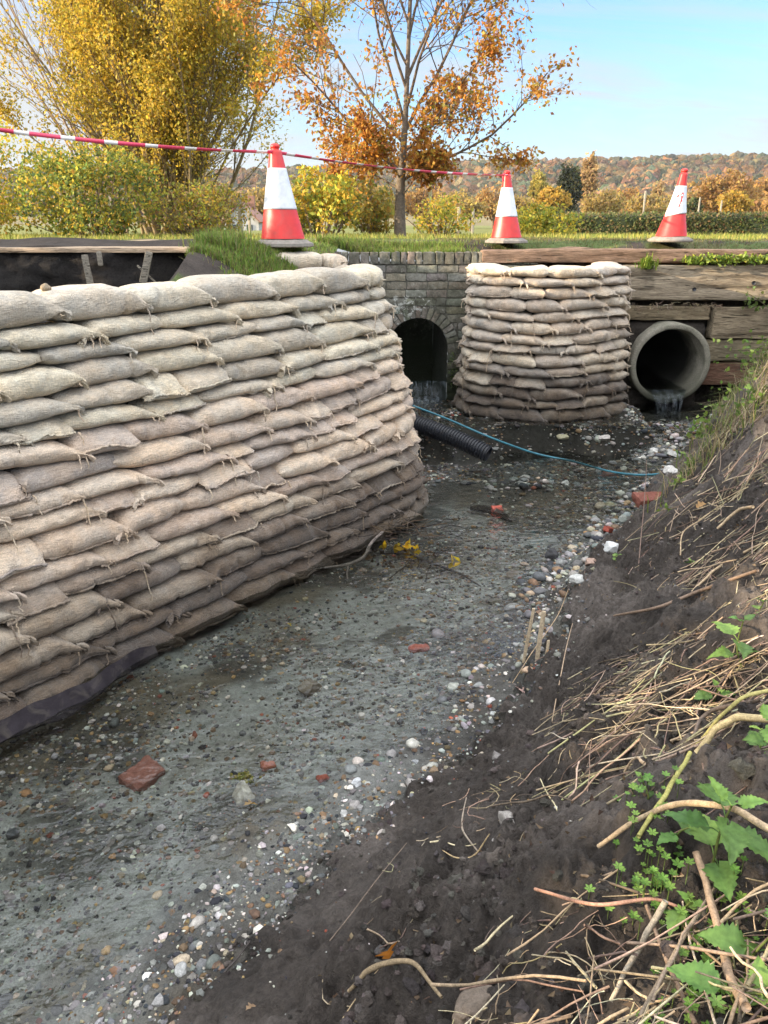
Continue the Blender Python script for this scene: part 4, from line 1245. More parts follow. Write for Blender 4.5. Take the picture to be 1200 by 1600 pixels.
def f_small(a, c, d, x, y):
    cl = sst(-0.5, 0.45, fbm2(a * 1.9, c * 2.9, 3, 400))
    near = np.interp(a, [0, 2.2, 5, 8], [1.0, 0.85, 0.6, 0.5])
    shore = np.exp(-((d + 0.12) / 0.22) ** 2) * 0.35
    return np.where(d < 0.06, np.clip(0.12 + 0.75 * cl + shore, 0, 1) * near, np.exp(-((d - 0.05) / 0.11) ** 2) * 0.45 * near)
P, d, a, r = scatter(28000, f_small, 41)
sz = np.exp(r.normal(math.log(0.0056), 0.50, len(P))).clip(0.0024, 0.017) * np.interp(a, [0, 3, 8], [0.95, 1.15, 2.0])
P[:, 2] += sz * 0.10
pal = pick(STONE, len(P), r, 0.25, [7, 10, 19, 18, 14, 6, 13, 1.6, 7, 14])
pal = pal * (0.62 + 0.38 * sst(0.25, 0.9, r.random(len(pal))))[:, None]
wetp = np.where((P[:, 2] < 0.012)[:, None], 0.72, 0.9)
V, F, C = rocks(P, sz, pal * wetp, ICO1, 0.34, 0.55, 3)
tag(mk('gravel', V, F, MAT['stone'], None, False, C, origin=(0, 0, 0)), kind='stuff')
P, d, a, r = scatter(3400, lambda a, c, d, x, y: np.where(d < -0.05, 0.06 + 0.22 * sst(-0.2, 0.6, fbm2(a * 1.6, c * 2.4, 3, 410)), 0) * np.interp(a, [0, 2.5, 6], [1, 0.8, 0.55]), 43)
sz = np.exp(r.normal(math.log(0.0095), 0.38, len(P))).clip(0.005, 0.026)
P[:, 2] += sz * 0.1
V, F, C = rocks(P, sz, pick(STONE, len(P), r, 0.2, [24, 12, 8, 6, 14, 14, 8, 3, 8, 6]), ICO2, 0.26, 0.5, 14)
tag(mk('pebbles', V, F, MAT['stone'], None, True, C, origin=(0, 0, 0)), kind='stuff')
# coarse flints along the right shore, on the shoals and below the pipe
def f_big(a, c, d, x, y):
    sh = np.exp(-((d + 0.10) / 0.13) ** 2) * np.interp(a, [0, 2.0, 2.6, 3.3, 5.6, 6.5], [0.04, 0.07, 0.22, 0.9, 1.0, 0.5])
    bar = np.exp(-(((x - 1.05) / 0.62) ** 2 + ((y - 6.28) / 0.15) ** 2)) * 1.0
    pl = np.exp(-(((x - 2.45) / 0.40) ** 2 + ((y - 6.95) / 0.2) ** 2)) * 1.0
    led = np.exp(-((y - 7.0) / 0.13) ** 2) * (x > 0.9) * 0.6
    return np.clip(np.where(d < 0.12, 0.006 + sh + bar + pl + led, 0), 0, 1)
P, d, a, r = scatter(1500, f_big, 42)
sz = np.exp(r.normal(math.log(0.021), 0.38, len(P))).clip(0.011, 0.05)
P[:, 2] += sz * 0.22
V, F, C = rocks(P, sz, pick(STONE, len(P), r, 0.2, [3.5, 13, 28, 18, 9, 2, 10, 1, 7, 15]), ICO2, 0.17, 0.62, 4)
tag(mk('shingle', V, F, MAT['stone'], None, True, C, origin=(0, 0, 0)), kind='stuff')

def stone(name, px, py, s, col, label, cat, seed, amp=0.18, ang=0.5, rz=0.0, sink=0.3, mat='stone', tilt=0.0):
    p = surf(px, py)
    V, F = lump((0, 0, 0), s, seed, amp, 1.4, ICO4, rotm(tilt, 0.1, rz), ang)
    V = V + p + np.array([0, 0, s[2] * (1 - 2 * sink)])
    C = np.full((len(V), 3), col)
    return tag(mk(name, V, F, MAT[mat], None, True, C), label, cat)
def brick(px, py, s, col, label, seed, rz, tilt=(0.0, 0.0), dz=0.0, chip=0.018):
    p = surf(px, py)
    V, F = roughbox((0, 0, 0), s, (14, 8, 6), 0.012, 0.012, 18, seed)
    V = V * (1 - 0.0 * V[:, :1])
    q = V * 9 + seed
    V = V - np.sign(V) * (np.clip(vn(q[:, 0], q[:, 1], q[:, 2], seed + 9), 0, 1) * chip)[:, None] * (np.abs(V) / (np.array(s) / 2)) ** 6
    V = V @ rotm(tilt[0], tilt[1], rz).T + p + np.array([0, 0, s[2] * 0.25 + dz])
    return tag(mk('brick', V, F, MAT['brickrough'], None, True, np.full((len(V), 3), col)), label, 'brick')
brick(222, 1212, (0.15, 0.13, 0.045), (0.20, 0.085, 0.065), 'square dark red brick piece lying flat in the near shallow water', 61, 0.95, (0.05, -0.05), 0.004)
brick(1018, 798, (0.30, 0.11, 0.07), (0.20, 0.075, 0.055), 'long dark red brick slab on the right shore beside the bank', 62, 0.35, (0.3, 0.05), 0.03)
brick(950, 832, (0.09, 0.06, 0.05), (0.33, 0.085, 0.06), 'small bright red brick lump at the water edge below the brick slab', 63, 0.8, (0.2, 0.3), 0.01)
brick(776, 804, (0.095, 0.07, 0.06), (0.36, 0.085, 0.06), 'bright red brick lump standing up in midstream by a dark log', 64, 0.2, (0.3, 0.1), 0.03)
brick(955, 741, (0.13, 0.08, 0.06), (0.21, 0.09, 0.06), 'dull red brick under the blue hose', 65, 0.2, (0, 0.1), 0.0)
brick(655, 1008, (0.12, 0.05, 0.03), (0.36, 0.10, 0.07), 'flat salmon-red tile shard under the water in midstream', 66, 0.3, (0, 0), -0.004)
brick(505, 1222, (0.05, 0.035, 0.03), (0.30, 0.075, 0.05), 'small red brick chip on the gravel by the muddy edge', 67, 0.7, (0.2, 0.2), 0.008)
brick(418, 1190, (0.06, 0.035, 0.03), (0.29, 0.09, 0.05), 'rust red brick chip in the water above the mossy white stone', 68, 0.4, (0.2, 0.2), 0.0)
stone('rock', 484, 1076, (0.075, 0.052, 0.048), (0.14, 0.115, 0.085), 'brown block-shaped rock breaking the water in midstream', 'rock', 71, 0.12, 1.0, 0.3, 0.28)
w = stone('mossy_stone', 380, 1244, (0.044, 0.060, 0.048), (0.45, 0.42, 0.36), 'pale grey stone with yellow-green moss in the near shallows', 'stone', 72, 0.2, 0.6, 0.2, 0.25)
p = surf(382, 1226)
rr = np.random.default_rng(3)
V, F, C = rocks(p + rr.normal(size=(60, 3)) * [0.02, 0.012, 0.006] + [0, 0.0, 0.062], np.full(60, 0.008), pick([(0.16, 0.17, 0.02), (0.28, 0.24, 0.03)], 60, rr), ICO1, 0.4, 0.8, 4)
mk('moss', V, F, MAT['grass'], w, True, C)

stone('slate_slab', 806, 897, (0.085, 0.06, 0.016), (0.14, 0.115, 0.095), 'thin brown-grey slab lying half out of the water in midstream', 'slab', 73, 0.1, 1.0, 0.7, 0.25, 'stone', 0.12)

for i, (px, py, s, c, lab) in enumerate([
    (820, 745, (0.065, 0.04, 0.035), (0.50, 0.48, 0.45), 'round whitish stone on the gravel shoal, left of the pure white one'),
    (882, 756, (0.055, 0.035, 0.028), (0.74, 0.73, 0.70), 'pure white chalky stone at the right end of the gravel shoal'),
    (1045, 752, (0.085, 0.06, 0.05), (0.52, 0.50, 0.47), 'large whitish flint just below the blue hose by the bank'),
    (880, 688, (0.07, 0.04, 0.035), (0.36, 0.33, 0.22), 'yellowish mossy stone on the mud ledge below the round stack'),
    (942, 690, (0.075, 0.045, 0.035), (0.40, 0.37, 0.34), 'flat pinkish-grey stone on the mud below the round stack'),
    (1022, 707, (0.06, 0.04, 0.035), (0.50, 0.49, 0.46), 'white stone in the shallow pool between pipe and hose'),
    (1052, 712, (0.075, 0.05, 0.04), (0.47, 0.46, 0.43), 'knobbly white flint against the bank below the pipe'),
    (955, 862, (0.06, 0.05, 0.045), (0.50, 0.51, 0.50), 'pale blue-white flint in the shingle of the right shore'),
    (1122 - 200, 884, (0.055, 0.04, 0.03), (0.33, 0.23, 0.18), 'flat pinkish brown pebble in the shingle of the right shore'),
    (860, 872, (0.06, 0.045, 0.04), (0.035, 0.035, 0.037), 'black wet stone at the water edge of the shingle'),
    (900, 925, (0.05, 0.04, 0.03), (0.40, 0.40, 0.38), 'grey pebble at the lower end of the shingle above the stakes'),
    (230, 1530, (0.016, 0.013, 0.01), (0.66, 0.66, 0.63), 'small chalk-white chip on the grey silt at the bottom of the photo'),
    (285, 1520, (0.022, 0.02, 0.016), (0.32, 0.32, 0.31), 'grey round pebble on the silt at the bottom, right of the chalk chip'),
    (458, 1296, (0.024, 0.015, 0.012), (0.62, 0.58, 0.50), 'cream oval pebble beside the smooth mud edge'),
    (546, 1238, (0.018, 0.013, 0.012), (0.60, 0.57, 0.50), 'cream pebble among dark gravel below the mud edge'),
    (558, 1300 - 70, (0.026, 0.02, 0.018), (0.46, 0.47, 0.48), 'blue-white knapped flint among dark gravel by the mud edge'),
    (790, 1298, (0.036, 0.018, 0.028), (0.24, 0.22, 0.20), 'grey-brown flint shard stuck upright in the dark soil bank'),
    (775, 1190, (0.022, 0.026, 0.016), (0.17, 0.155, 0.145), 'grey soil-coated stone lying on the middle of the bank'),
    (748, 1572, (0.05, 0.03, 0.02), (0.14, 0.11, 0.085), 'flat brown clayey stone at the bottom edge of the bank'),
]):
    stone('stone', px, py, s, c, lab, 'stone', 100 + i, 0.2, 0.7, i * 0.9, 0.25)
# dark log that dams leaves by the red lump
def stick(name, pts, rad, label, cat='stick', col=(0.06, 0.05, 0.042), n=40, knots=0.1, seed=0, mat='bark', extra=None):
    P = spline(pts, n)
    rr = np.random.default_rng(seed)
    R = np.interp(np.linspace(0, 1, n), np.linspace(0, 1, len(rad)), rad) * (1 + knots * vn(np.linspace(0, n * 0.35, n), seed, 0.0, seed))
    P = P + 0.4 * R[:, None] * np.stack([vn(np.linspace(0, 7, n), seed, q, seed + 1) for q in (1, 5, 9)], 1)
    mb = MB(); V, F = tube(P, R, 8); mb.add(V, F, col)
    for (t, dv, L, r0) in (extra or []):
        p0 = P[int(t * (n - 1))]
        Q = spline([p0, p0 + np.array(dv) * L * 0.5 + rr.normal(size=3) * L * 0.06, p0 + np.array(dv) * L], 12)
        V, F = tube(Q, np.linspace(r0, r0 * 0.6, 12), 7); mb.add(V, F, col)
    return tag(mkb(name, mb, MAT[mat]), label, cat)
g = lambda px, py, dz=0.01: surf(px, py) + np.array([0, 0, dz])
stick('log', [g(735, 793, .03), g(755, 800, .045), g(785, 808, .03), g(800, 810, .0)], [0.02, 0.035, 0.03, 0.015], 'short dark waterlogged log caught beside the bright red brick lump', 'log', (0.03, 0.026, 0.022), seed=4)
gs = lambda px, py, dz: g(px, py, dz) + np.array([0.07, -0.05, 0.0])
stick('fallen_branch', [gs(470, 886, .015), gs(505, 884, .04), gs(530, 882, .06), gs(553, 872, .085), gs(566, 855, .10), gs(585, 838, .11)], [0.006, 0.009, 0.012, 0.013, 0.012, 0.009], 'bare grey forked branch lying at the foot of the long wall', 'branch', (0.20, 0.17, 0.15), seed=5,
      extra=[(0.40, (0.03, -0.75, -0.62), 0.14, 0.008), (0.62, (0.4, -0.2, 0.5), 0.10, 0.005), (0.8, (0.5, 0.1, 0.4), 0.14, 0.004)])
fb = stick('leafy_branch', [g(596, 862, .03), g(640, 870, .055), g(668, 880, .05), g(712, 893, .03), g(752, 908, .0)], [0.004, 0.008, 0.010, 0.008, 0.003], 'dark twiggy branch with bright yellow leaves stranded in the stream', 'branch', (0.035, 0.03, 0.028), seed=6,
      extra=[(0.45, (-0.6, -0.75, -0.2), 0.30, 0.004), (0.5, (-0.8, -0.55, -0.18), 0.34, 0.004), (0.35, (-0.5, -0.8, -0.15), 0.22, 0.003), (0.3, (0.3, 0.6, 0.7), 0.1, 0.004), (0.55, (-0.2, -0.9, -0.2), 0.22, 0.004)])
r = np.random.default_rng(8)
base = np.array([g(604, 860, .05), g(618, 863, .06), g(632, 866, .065), g(644, 868, .07), g(652, 872, .06), g(709, 888, .05), g(712, 890, .05)])
PP = np.repeat(base, [3, 3, 3, 4, 3, 2, 2], 0) + r.normal(size=(20, 3)) * 0.014 + [0, 0, 0.02]
V, F, C = leafquads(PP, 0.08, r, pick([(0.80, 0.52, 0.03), (0.70, 0.42, 0.03), (0.75, 0.55, 0.06)], 20, r), 0.0, 0.5)
mk('yellow_leaves', V, F, MAT['leaf'], fb, True, C)
# sodden twigs and leaf litter raft behind it
mb = MB()
for i in range(90):
    c = g(*([630, 860] if i % 3 else [580, 838]), 0.0) + r.normal(size=3) * [0.13, 0.10, 0.02]; c[2] = abs(c[2]) * 0.7 + 0.005
    dv = np.array([r.normal() * .6 + .5, r.normal() * .6 + .5, r.normal() * 0.12]); dv /= np.linalg.norm(dv)
    L = r.uniform(0.05, 0.22)
    V, F = tube(np.array([c, c + dv * L * .5 + r.normal(size=3) * .008, c + dv * L]), r.uniform(0.0012, 0.004), 5); mb.add(V, F, pick([(0.03, 0.026, 0.026), (0.06, 0.045, 0.035), (0.10, 0.07, 0.045)], 1, r)[0])
V, F, C = leafquads(np.stack([r.normal(c0, s0, 70) for c0, s0 in zip(g(625, 862), (0.14, 0.10, 0.0))], -1) + [0, 0, 0.012], 0.05, r, pick([(0.07, 0.05, 0.035), (0.14, 0.085, 0.05), (0.045, 0.04, 0.04)], 70, r), 0.0, 0.6)
mb.add(V, F, C)
tag(mkb('twig_litter', mb, MAT['bark'], origin=(0, 0, 0)), kind='stuff')
V, F, C = leafquads(np.repeat(g(540, 860, 0.05)[None], 7, 0) + r.normal(size=(7, 3)) * 0.012, 0.10, r, pick([(0.22, 0.12, 0.075)], 7, r), 0.0, 0.7)
tag(mk('dead_leaf', V, F, MAT['leaf'], None, True, C), 'curled brown dead leaf caught on the forked branch by the wall', 'leaf')
for i, (px, py, col, s, lab) in enumerate([(818, 1098, (0.62, 0.42, 0.36), 0.055, 'pale pink oak leaf lying on the upper edge of the muddy bank'), (402, 1262, (0.55, 0.30, 0.06), 0.06, 'orange-brown leaf floating beside the mossy stone'), (608, 1517, (0.45, 0.17, 0.03), 0.06, 'orange curled leaf standing on the dark soil at the bottom'),
                                        (1085, 810, (0.50, 0.30, 0.13), 0.06, 'tan leaf on the bank slope right of the brick slab'), (122, 1330 - 0, (0.0, 0.0, 0.0), 0.0, ''), (455, 980, (0.45, 0.33, 0.03), 0.035, 'small yellow leaf under water near the wall foot'),
                                        (400, 1578, (0.45, 0.30, 0.18), 0.03, 'tiny tan leaf on the mud at the bottom edge')]):
    if not lab: continue
    p = surf(px, py) + np.array([0, 0, 0.012])
    # a lobed leaf with a midrib fold
    n = 26; t = np.linspace(0, 1, n)
    wv = 0.34 * np.sin(PI * t ** 0.8) * (1 + 0.42 * np.sin(t * 19))
    mid = np.stack([0 * t, t, 0.10 * np.sin(PI * t)], -1)
    Lf = np.stack([-wv, t, 0.16 * np.sin(PI * t) + 0.3 * wv], -1); Rt = np.stack([wv, t, 0.1 * np.sin(PI * t) + 0.2 * wv], -1)
    V = np.stack([Lf, mid, Rt], 1).reshape(-1, 3) * s
    V = V @ rotm(0.35 if i != 2 else 1.2, 0.2, i * 1.3 + 0.9).T + p
    tag(mk('fallen_leaf', V, gridF(n, 3), MAT['leaf'], None, True, np.full((len(V), 3), col)), lab, 'leaf')
# two cut stakes at the foot of the bank, and their broken neighbour
for i, (b, t, w, lab) in enumerate([((817, 1036), (834, 950), 0.017, 'left of the two split wooden stakes driven in at the water edge'), ((838, 1034), (850, 955), 0.020, 'rougher right-hand stake of the two at the water edge'), ((852, 1030), (857, 1000), 0.015, 'short broken stake stub behind the two stakes')]):
    pb = surf(*b) - np.array([0, 0, 0.03]); pt = aty(t[0], t[1], pb[1] + 0.03)
    V, F = roughbox((0, 0, 0), (w, w * 0.8, np.linalg.norm(pt - pb)), (3, 3, 18), 0.004, 0.003, 40, 200 + i, None, (1, 1, 6))
    dv = (pt - pb) / np.linalg.norm(pt - pb)
    V = V @ np.array(Vector((0, 0, 1)).rotation_difference(Vector(dv)).to_matrix()).T + (pb + pt) / 2
    tag(mk('wooden_stake', V, F, MAT['straw'], None, True, np.full((len(V), 3), (0.40, 0.32, 0.22))), lab, 'stake')

# ================================================================ clods and dead stalks on the bank
def bankpts(n, f, seed, amax=7.6):
    r = np.random.default_rng(seed)
    a = r.uniform(0.2, amax, n * 6); c = r.uniform(1.1, 4.0, n * 6)
    x, y = XY(a, c); z, d, b = terrain(x, y)
    px, py = project(np.stack([x, y, z], -1))
    p = f(a, c, d) * ((px > -60) & (px < 1330) & (py < 1800) & (y < 8.2) & (d > 0.03) & (np.hypot(x, y) > 0.75))
    i = np.where(r.random(len(a)) < p)[0][:n]
    return np.stack([x[i], y[i], z[i]], -1), d[i], a[i], r
P, d, a, r = bankpts(11000, lambda a, c, d: np.clip(0.10 + sst(0.3, 0.9, d) + 0.5 * np.exp(-((d - 0.06) / 0.06) ** 2), 0, 1) * np.clip(0.35 + 0.8 * vn2(a * 3, c * 3, 500), 0.05, 1) * np.interp(a, [0, 3, 7], [1, 0.6, 0.3]), 51)
sz = np.exp(r.normal(math.log(0.0058), 0.55, len(P))).clip(0.0022, 0.022)
P[:, 2] += sz * 0.15
V, F, C = rocks(P, sz, pick([(0.11, 0.094, 0.083), (0.17, 0.148, 0.133), (0.08, 0.068, 0.06)], len(P), r, 0.2), ICO2, 0.36, 0.8, 6)
tag(mk('soil_clods', V, F, MAT['soil'], None, False, C, origin=(0, 0, 0)), kind='stuff')
P, d, a, r = bankpts(1100, lambda a, c, d: np.exp(-d / 0.3) * 0.6, 52, 5)
V, F, C = rocks(P, r.uniform(0.002, 0.006, len(P)), pick(STONE, len(P), r, 0.2), ICO1, 0.25, 0.7, 6)
tag(mk('grit', V, F, MAT['stone'], None, True, C, origin=(0, 0, 0)), kind='stuff')

STRAW = [(0.38, 0.29, 0.19), (0.30, 0.225, 0.15), (0.22, 0.165, 0.12), (0.44, 0.365, 0.26), (0.14, 0.105, 0.08), (0.32, 0.275, 0.16), (0.18, 0.13, 0.095)]
def stalks(n, f, seed, L, rad, lift=0.03, along=None, amax=7.4, curl=0.05):
    P, d, a, r = bankpts(n, f, seed, amax)
    mb = MB()
    for p in P:
        l = r.uniform(*L)
        th = r.normal(along, 0.75) if along is not None else r.uniform(0, 2 * PI)
        q = np.array([math.cos(th), math.sin(th)])
        m = 5
        t = np.linspace(-0.5, 0.5, m)
        nx = np.array([-q[1], q[0]])
        bend = r.normal() * curl
        x = p[0] + q[0] * l * t + nx[0] * bend * l * (t * t * 2); y = p[1] + q[1] * l * t + nx[1] * bend * l * (t * t * 2)
        z = terrain(x, y, False)[0]
        zz = 0.25 * z + 0.75 * np.linspace(z[0], z[-1], m)
        off = np.max(z - zz)
        zz = zz + max(off, 0) * 0.7 + r.uniform(0.004, lift) + r.normal() * 0.10 * l * t
        Q = np.stack([x, y, zz], -1) + r.normal(size=(m, 3)) * 0.0035
        Q = spline(Q, 8)
        R = r.uniform(*rad)
        V, F = tube(Q, R * np.linspace(1, r.uniform(0.5, 0.9), 8) * (1 + 0.12 * r.normal(size=8)), 6)
        mb.add(V, F, pick(STRAW, 1, r, 0.25)[0])
    return mb
up = lambda a, c, d: sst(np.interp(a, [0, 1.5, 2.5, 5], [0.72, 0.62, 0.36, 0.28]), np.interp(a, [0, 1.5, 2.5, 5], [1.15, 1.02, 0.78, 0.7]), d + 0.25 * vn2(a * 2, c * 2, 520))
DOWN = math.atan2(0.2, 1.0)
mb = stalks(800, lambda a, c, d: up(a, c, d) * 0.9 + 0.03, 53, (0.10, 0.45), (0.0012, 0.0032), 0.05, DOWN + 0.35)
V, F, C = stalks(850, lambda a, c, d: up(a, c, d) * 0.9, 57, (0.06, 0.3), (0.0010, 0.0030), 0.06).arrays()
mb.add(V, F, C)
V, F, C = stalks(2400, lambda a, c, d: up(a, c, d) * 0.9, 58, (0.03, 0.16), (0.0006, 0.0016), 0.03).arrays()
mb.add(V, F, C)
V, F, C = stalks(240, lambda a, c, d: sst(2.9, 3.8, a) * sst(0.35, 0.7, d), 54, (0.12, 0.45), (0.0014, 0.0036), 0.10, DOWN + 0.5).arrays()
mb.add(V, F, C)
tag(mkb('dead_stalks', mb, MAT['straw'], origin=(0, 0, 0)), kind='stuff')
mb = stalks(420, lambda a, c, d: sst(0.15, 0.6, d) * 0.8, 55, (0.03, 0.13), (0.0007, 0.0016), 0.02, None, 5, 0.5)
tag(mkb('fine_roots', mb, MAT['straw'], origin=(0, 0, 0)), kind='stuff')

P, d, a, r = bankpts(900, lambda a, c, d: sst(0.3, 0.8, d) * 0.9, 59, 6)
V, F, C = leafquads(P + [0, 0, 0.008], 0.018, r, pick([(0.13, 0.09, 0.06), (0.09, 0.065, 0.05), (0.20, 0.14, 0.09), (0.26, 0.20, 0.13)], len(P), r, 0.2), -0.1, 0.6, 0.5)
tag(mk('leaf_litter', V, F, MAT['leaf'], None, True, C, origin=(0, 0, 0)), kind='stuff')

def stalk(pts, rad, col, label, seed, dz=0.02, cat='stalk', extra=None):
    """one big stem through photo pixels; third value lifts it above the ground"""
    P = [surf(q[0], q[1]) + np.array([0, 0, q[2] if len(q) > 2 else dz]) for q in pts]
    rad = [q * 0.78 for q in rad]
    return stick('dead_stalk', P, rad, label, cat, col, 44, 0.06, seed, 'straw', extra)
T1, T2, T3, GR = (0.40, 0.30, 0.19), (0.30, 0.21, 0.14), (0.20, 0.14, 0.10), (0.30, 0.28, 0.09)
for i, (pts, rad, col, lab) in enumerate([
    ([(930, 1364, .02), (1020, 1360, .05), (1110, 1368, .07), (1215, 1384, .08)], [0.006, 0.0075, 0.008], T1, 'long straight pale stalk lying level across the nettles'),
    ([(985, 1385, .02), (1030, 1325, .05), (1068, 1242, .06)], [0.0055, 0.0065, 0.006], GR, 'greenish stalk leaning up left of the big nettle'),
    ([(832, 1442, .015), (920, 1443, .03), (1010, 1448, .04), (1062, 1455, .05)], [0.004, 0.0045, 0.003], (0.30, 0.17, 0.12), 'thin reddish stalk lying level below the big nettle'),
    ([(1070, 1410, .06), (1105, 1480, .07), (1130, 1545, .06), (1155, 1620, .05)], [0.008, 0.009, 0.009], T2, 'thick brown stalk sloping down to the lower right corner'),
    ([(955, 1555, .03), (990, 1510, .06), (1028, 1476, .08)], [0.005, 0.0065, 0.007], (0.36, 0.31, 0.24), 'grey hollow cut stalk pointing up right near the bottom'),
    ([(1080, 1218, .03), (1130, 1192, .05), (1215, 1180, .06)], [0.009, 0.011, 0.011], (0.40, 0.32, 0.17), 'thick straw-coloured stalk bundle at the right edge above the nettle'),
    ([(1075, 1205, .02), (1140, 1165, .05), (1215, 1120, .05)], [0.005, 0.006, 0.006], (0.36, 0.32, 0.12), 'green-tan stalk rising to the right edge'),
    ([(955, 995, .01), (1020, 985, .03), (1080, 965, .04), (1175, 935, .05)], [0.006, 0.009, 0.010, 0.008], T3, 'dark brown crooked stem lying on the upper bank'),
    ([(995, 905, .005), (1000, 850, .10), (1003, 800, .20), (1004, 768, .26)], [0.0035, 0.0035, 0.003], (0.17, 0.115, 0.09), 'upright thin brown stem standing on the far bank slope'),
    ([(1060, 890, .02), (1062, 868, .05), (1090, 850, .06), (1103, 842, .06)], [0.004, 0.0045, 0.004], T1, 'bent pale stalk hooked over on the upper bank'),
    ([(1115, 860, .02), (1145, 845, .05), (1168, 832, .07)], [0.008, 0.010, 0.010], T1, 'short thick straw stalk pointing up the bank'),
    ([(1070, 960, .02), (1120, 905, .03), (1190, 860, .05)], [0.006, 0.007, 0.007], T1, 'pale dry stalk sloping up to the right on the upper bank'),
    ([(1005, 1450, .02), (1040, 1520, .04), (1085, 1610, .04)], [0.0045, 0.005, 0.005], T3, 'dark stem running down through the lower right stalks'),
    ([(842, 1240, .01), (856, 1262, .035), (862, 1300, .03), (866, 1312, .015)], [0.0022, 0.0026, 0.002], (0.52, 0.46, 0.28), 'pale curved shoot with a yellow-green tip on the dark soil'),
    ([(690, 1365, .01), (712, 1368, .015), (740, 1362, .02), (762, 1345, .015)], [0.0015, 0.0028, 0.003, 0.002], (0.42, 0.31, 0.17), 'slender tan root lying on the smooth mud'),
    ([(745, 1425 - 70, .005), (722, 1300, .03), (728, 1262, .05)], [0.003, 0.004, 0.002], (0.28, 0.23, 0.18), 'pale splinter of root standing up in the mud'),
    ([(545, 1580, .01), (580, 1553, .03), (640, 1545, .03), (690, 1560, .01)], [0.005, 0.008, 0.007, 0.004], (0.22, 0.165, 0.10), 'brown root half buried at the bottom edge'),
    ([(800, 1075 - 0, .01), (830, 1040, .05), (868, 990, .09), (885, 955, .10)], [0.002, 0.003, 0.0025], (0.36, 0.26, 0.16), 'thin forked root hanging down the bank by the stakes'),
    ([(862, 1130, .01), (880, 1060, .04), (892, 1000, .06)], [0.003, 0.003, 0.002], (0.34, 0.25, 0.17), 'long pale root trailing down the bank'),
    ([(315, 1562, .005), (352, 1524, .008), (392, 1478, .006)], [0.003, 0.0045, 0.003], (0.05, 0.042, 0.038), 'thin dark stick lying along the mud edge at the bottom'),
    ([(960, 1230, .01), (985, 1216, .03), (1003, 1222, .03)], [0.003, 0.004, 0.006], (0.40, 0.30, 0.2), 'short pale root clump on the dark clods'),
    ([(1075, 1130 + 60, .01), (1100, 1150, .05), (1180, 1145, .06)], [0.006, 0.007, 0.006], (0.13, 0.10, 0.08), 'dark rough stem below the middle nettle'),
]):
    stalk(pts, rad, col, lab, 300 + i)
# ================================================================ grass and low plants
GRASS = [(0.11, 0.155, 0.04), (0.15, 0.17, 0.05), (0.085, 0.12, 0.035), (0.24, 0.20, 0.09), (0.19, 0.15, 0.075), (0.15, 0.11, 0.06)]
def turf(n, x0, x1, y0, y1, h, w, seed, dens=None, pal=GRASS, lean=0.7, name='grass'):
    r = np.random.default_rng(seed)
    x, y = r.uniform(x0, x1, n), r.uniform(y0, y1, n)
    if dens is not None:
        k = r.random(n) < dens(x, y); x, y = x[k], y[k]
    z = ground_z(x, y)[0]
    V, F, C = blades(np.stack([x, y, z - 0.005], -1), h, w, r, pick(pal, len(x), r, 0.2), lean)
    return V, F, C
FRESH = [(0.16, 0.25, 0.045), (0.20, 0.29, 0.05), (0.12, 0.20, 0.04), (0.26, 0.28, 0.07), (0.20, 0.16, 0.08)]
mb = MB()
inch = lambda x, y: np.where(y < 5.3, AC(x, y)[1] > -0.60, (x > np.interp(y, [5.3, 5.8, 6.3, 8.5], [-0.48, -0.40, -0.42, -0.47])) & (y < 8.41))
patch = lambda x, y: (~inch(x, y)) * np.clip(0.55 + 0.9 * vn2(x * 2.1, y * 2.1, 600), 0.05, 1)
soilgap = lambda x, y: 1 - 0.95 * np.exp(-((x - 1.05) / 0.55) ** 2 - ((y - 8.5) / 0.2) ** 2)
for a in [(24000, -1.3, 1.0, 5.2, 8.9, 0.05, 0.006, 1, lambda x, y: patch(x, y) * ((y > 5.95) | (x > -1.28)) * soilgap(x, y)),
          (22000, 0.6, 5.6, 8.36, 9.6, 0.030, 0.006, 2, lambda x, y: patch(x, y) * soilgap(x, y) * 0.8),
          (5000, -1.5, -0.95, 5.50, 6.0, 0.16, 0.007, 3, lambda x, y: np.exp(-((x + 1.22) / 0.16) ** 2)),
          (9000, -0.6, 0.85, 8.38, 8.75, 0.09, 0.006, 4, lambda x, y: (~inch(x, y)) * 1.0), (3500, -0.7, 1.0, 8.41, 8.50, 0.12, 0.007, 6, lambda x, y: np.clip(0.6 + vn2(x * 6, y, 601), 0, 1)),
          (15000, -1.3, -0.62, 5.3, 6.4, 0.07, 0.006, 5, lambda x, y: (~inch(x, y)) * 0.9)]:
    V, F, C = turf(*a[:8], dens=a[8], pal=GRASS if a[7] == 2 else FRESH); mb.add(V, F, C)
tag(mkb('verge_grass', mb, MAT['grass'], origin=(0, 0, 0)), kind='stuff')
mb = MB()
FIELD = [(0.34, 0.33, 0.07), (0.26, 0.29, 0.06), (0.42, 0.36, 0.10), (0.20, 0.25, 0.05)]
r = np.random.default_rng(9)
yy = 9.6 + 24 * r.random(46000) ** 1.6; xx = (r.random(46000) - 0.5) * 1.15 * (yy + 1)
V, F, C = blades(np.stack([xx, yy, ground_z(xx, yy)[0] - 0.01], -1), 0.08 * np.ones(len(xx)), 0.008 * yy / 10, r, pick(FIELD, len(xx), r, 0.2), 0.7)
tag(mk('field_grass', V, F, MAT['grass'], None, True, C, origin=(0, 0, 0)), kind='stuff')

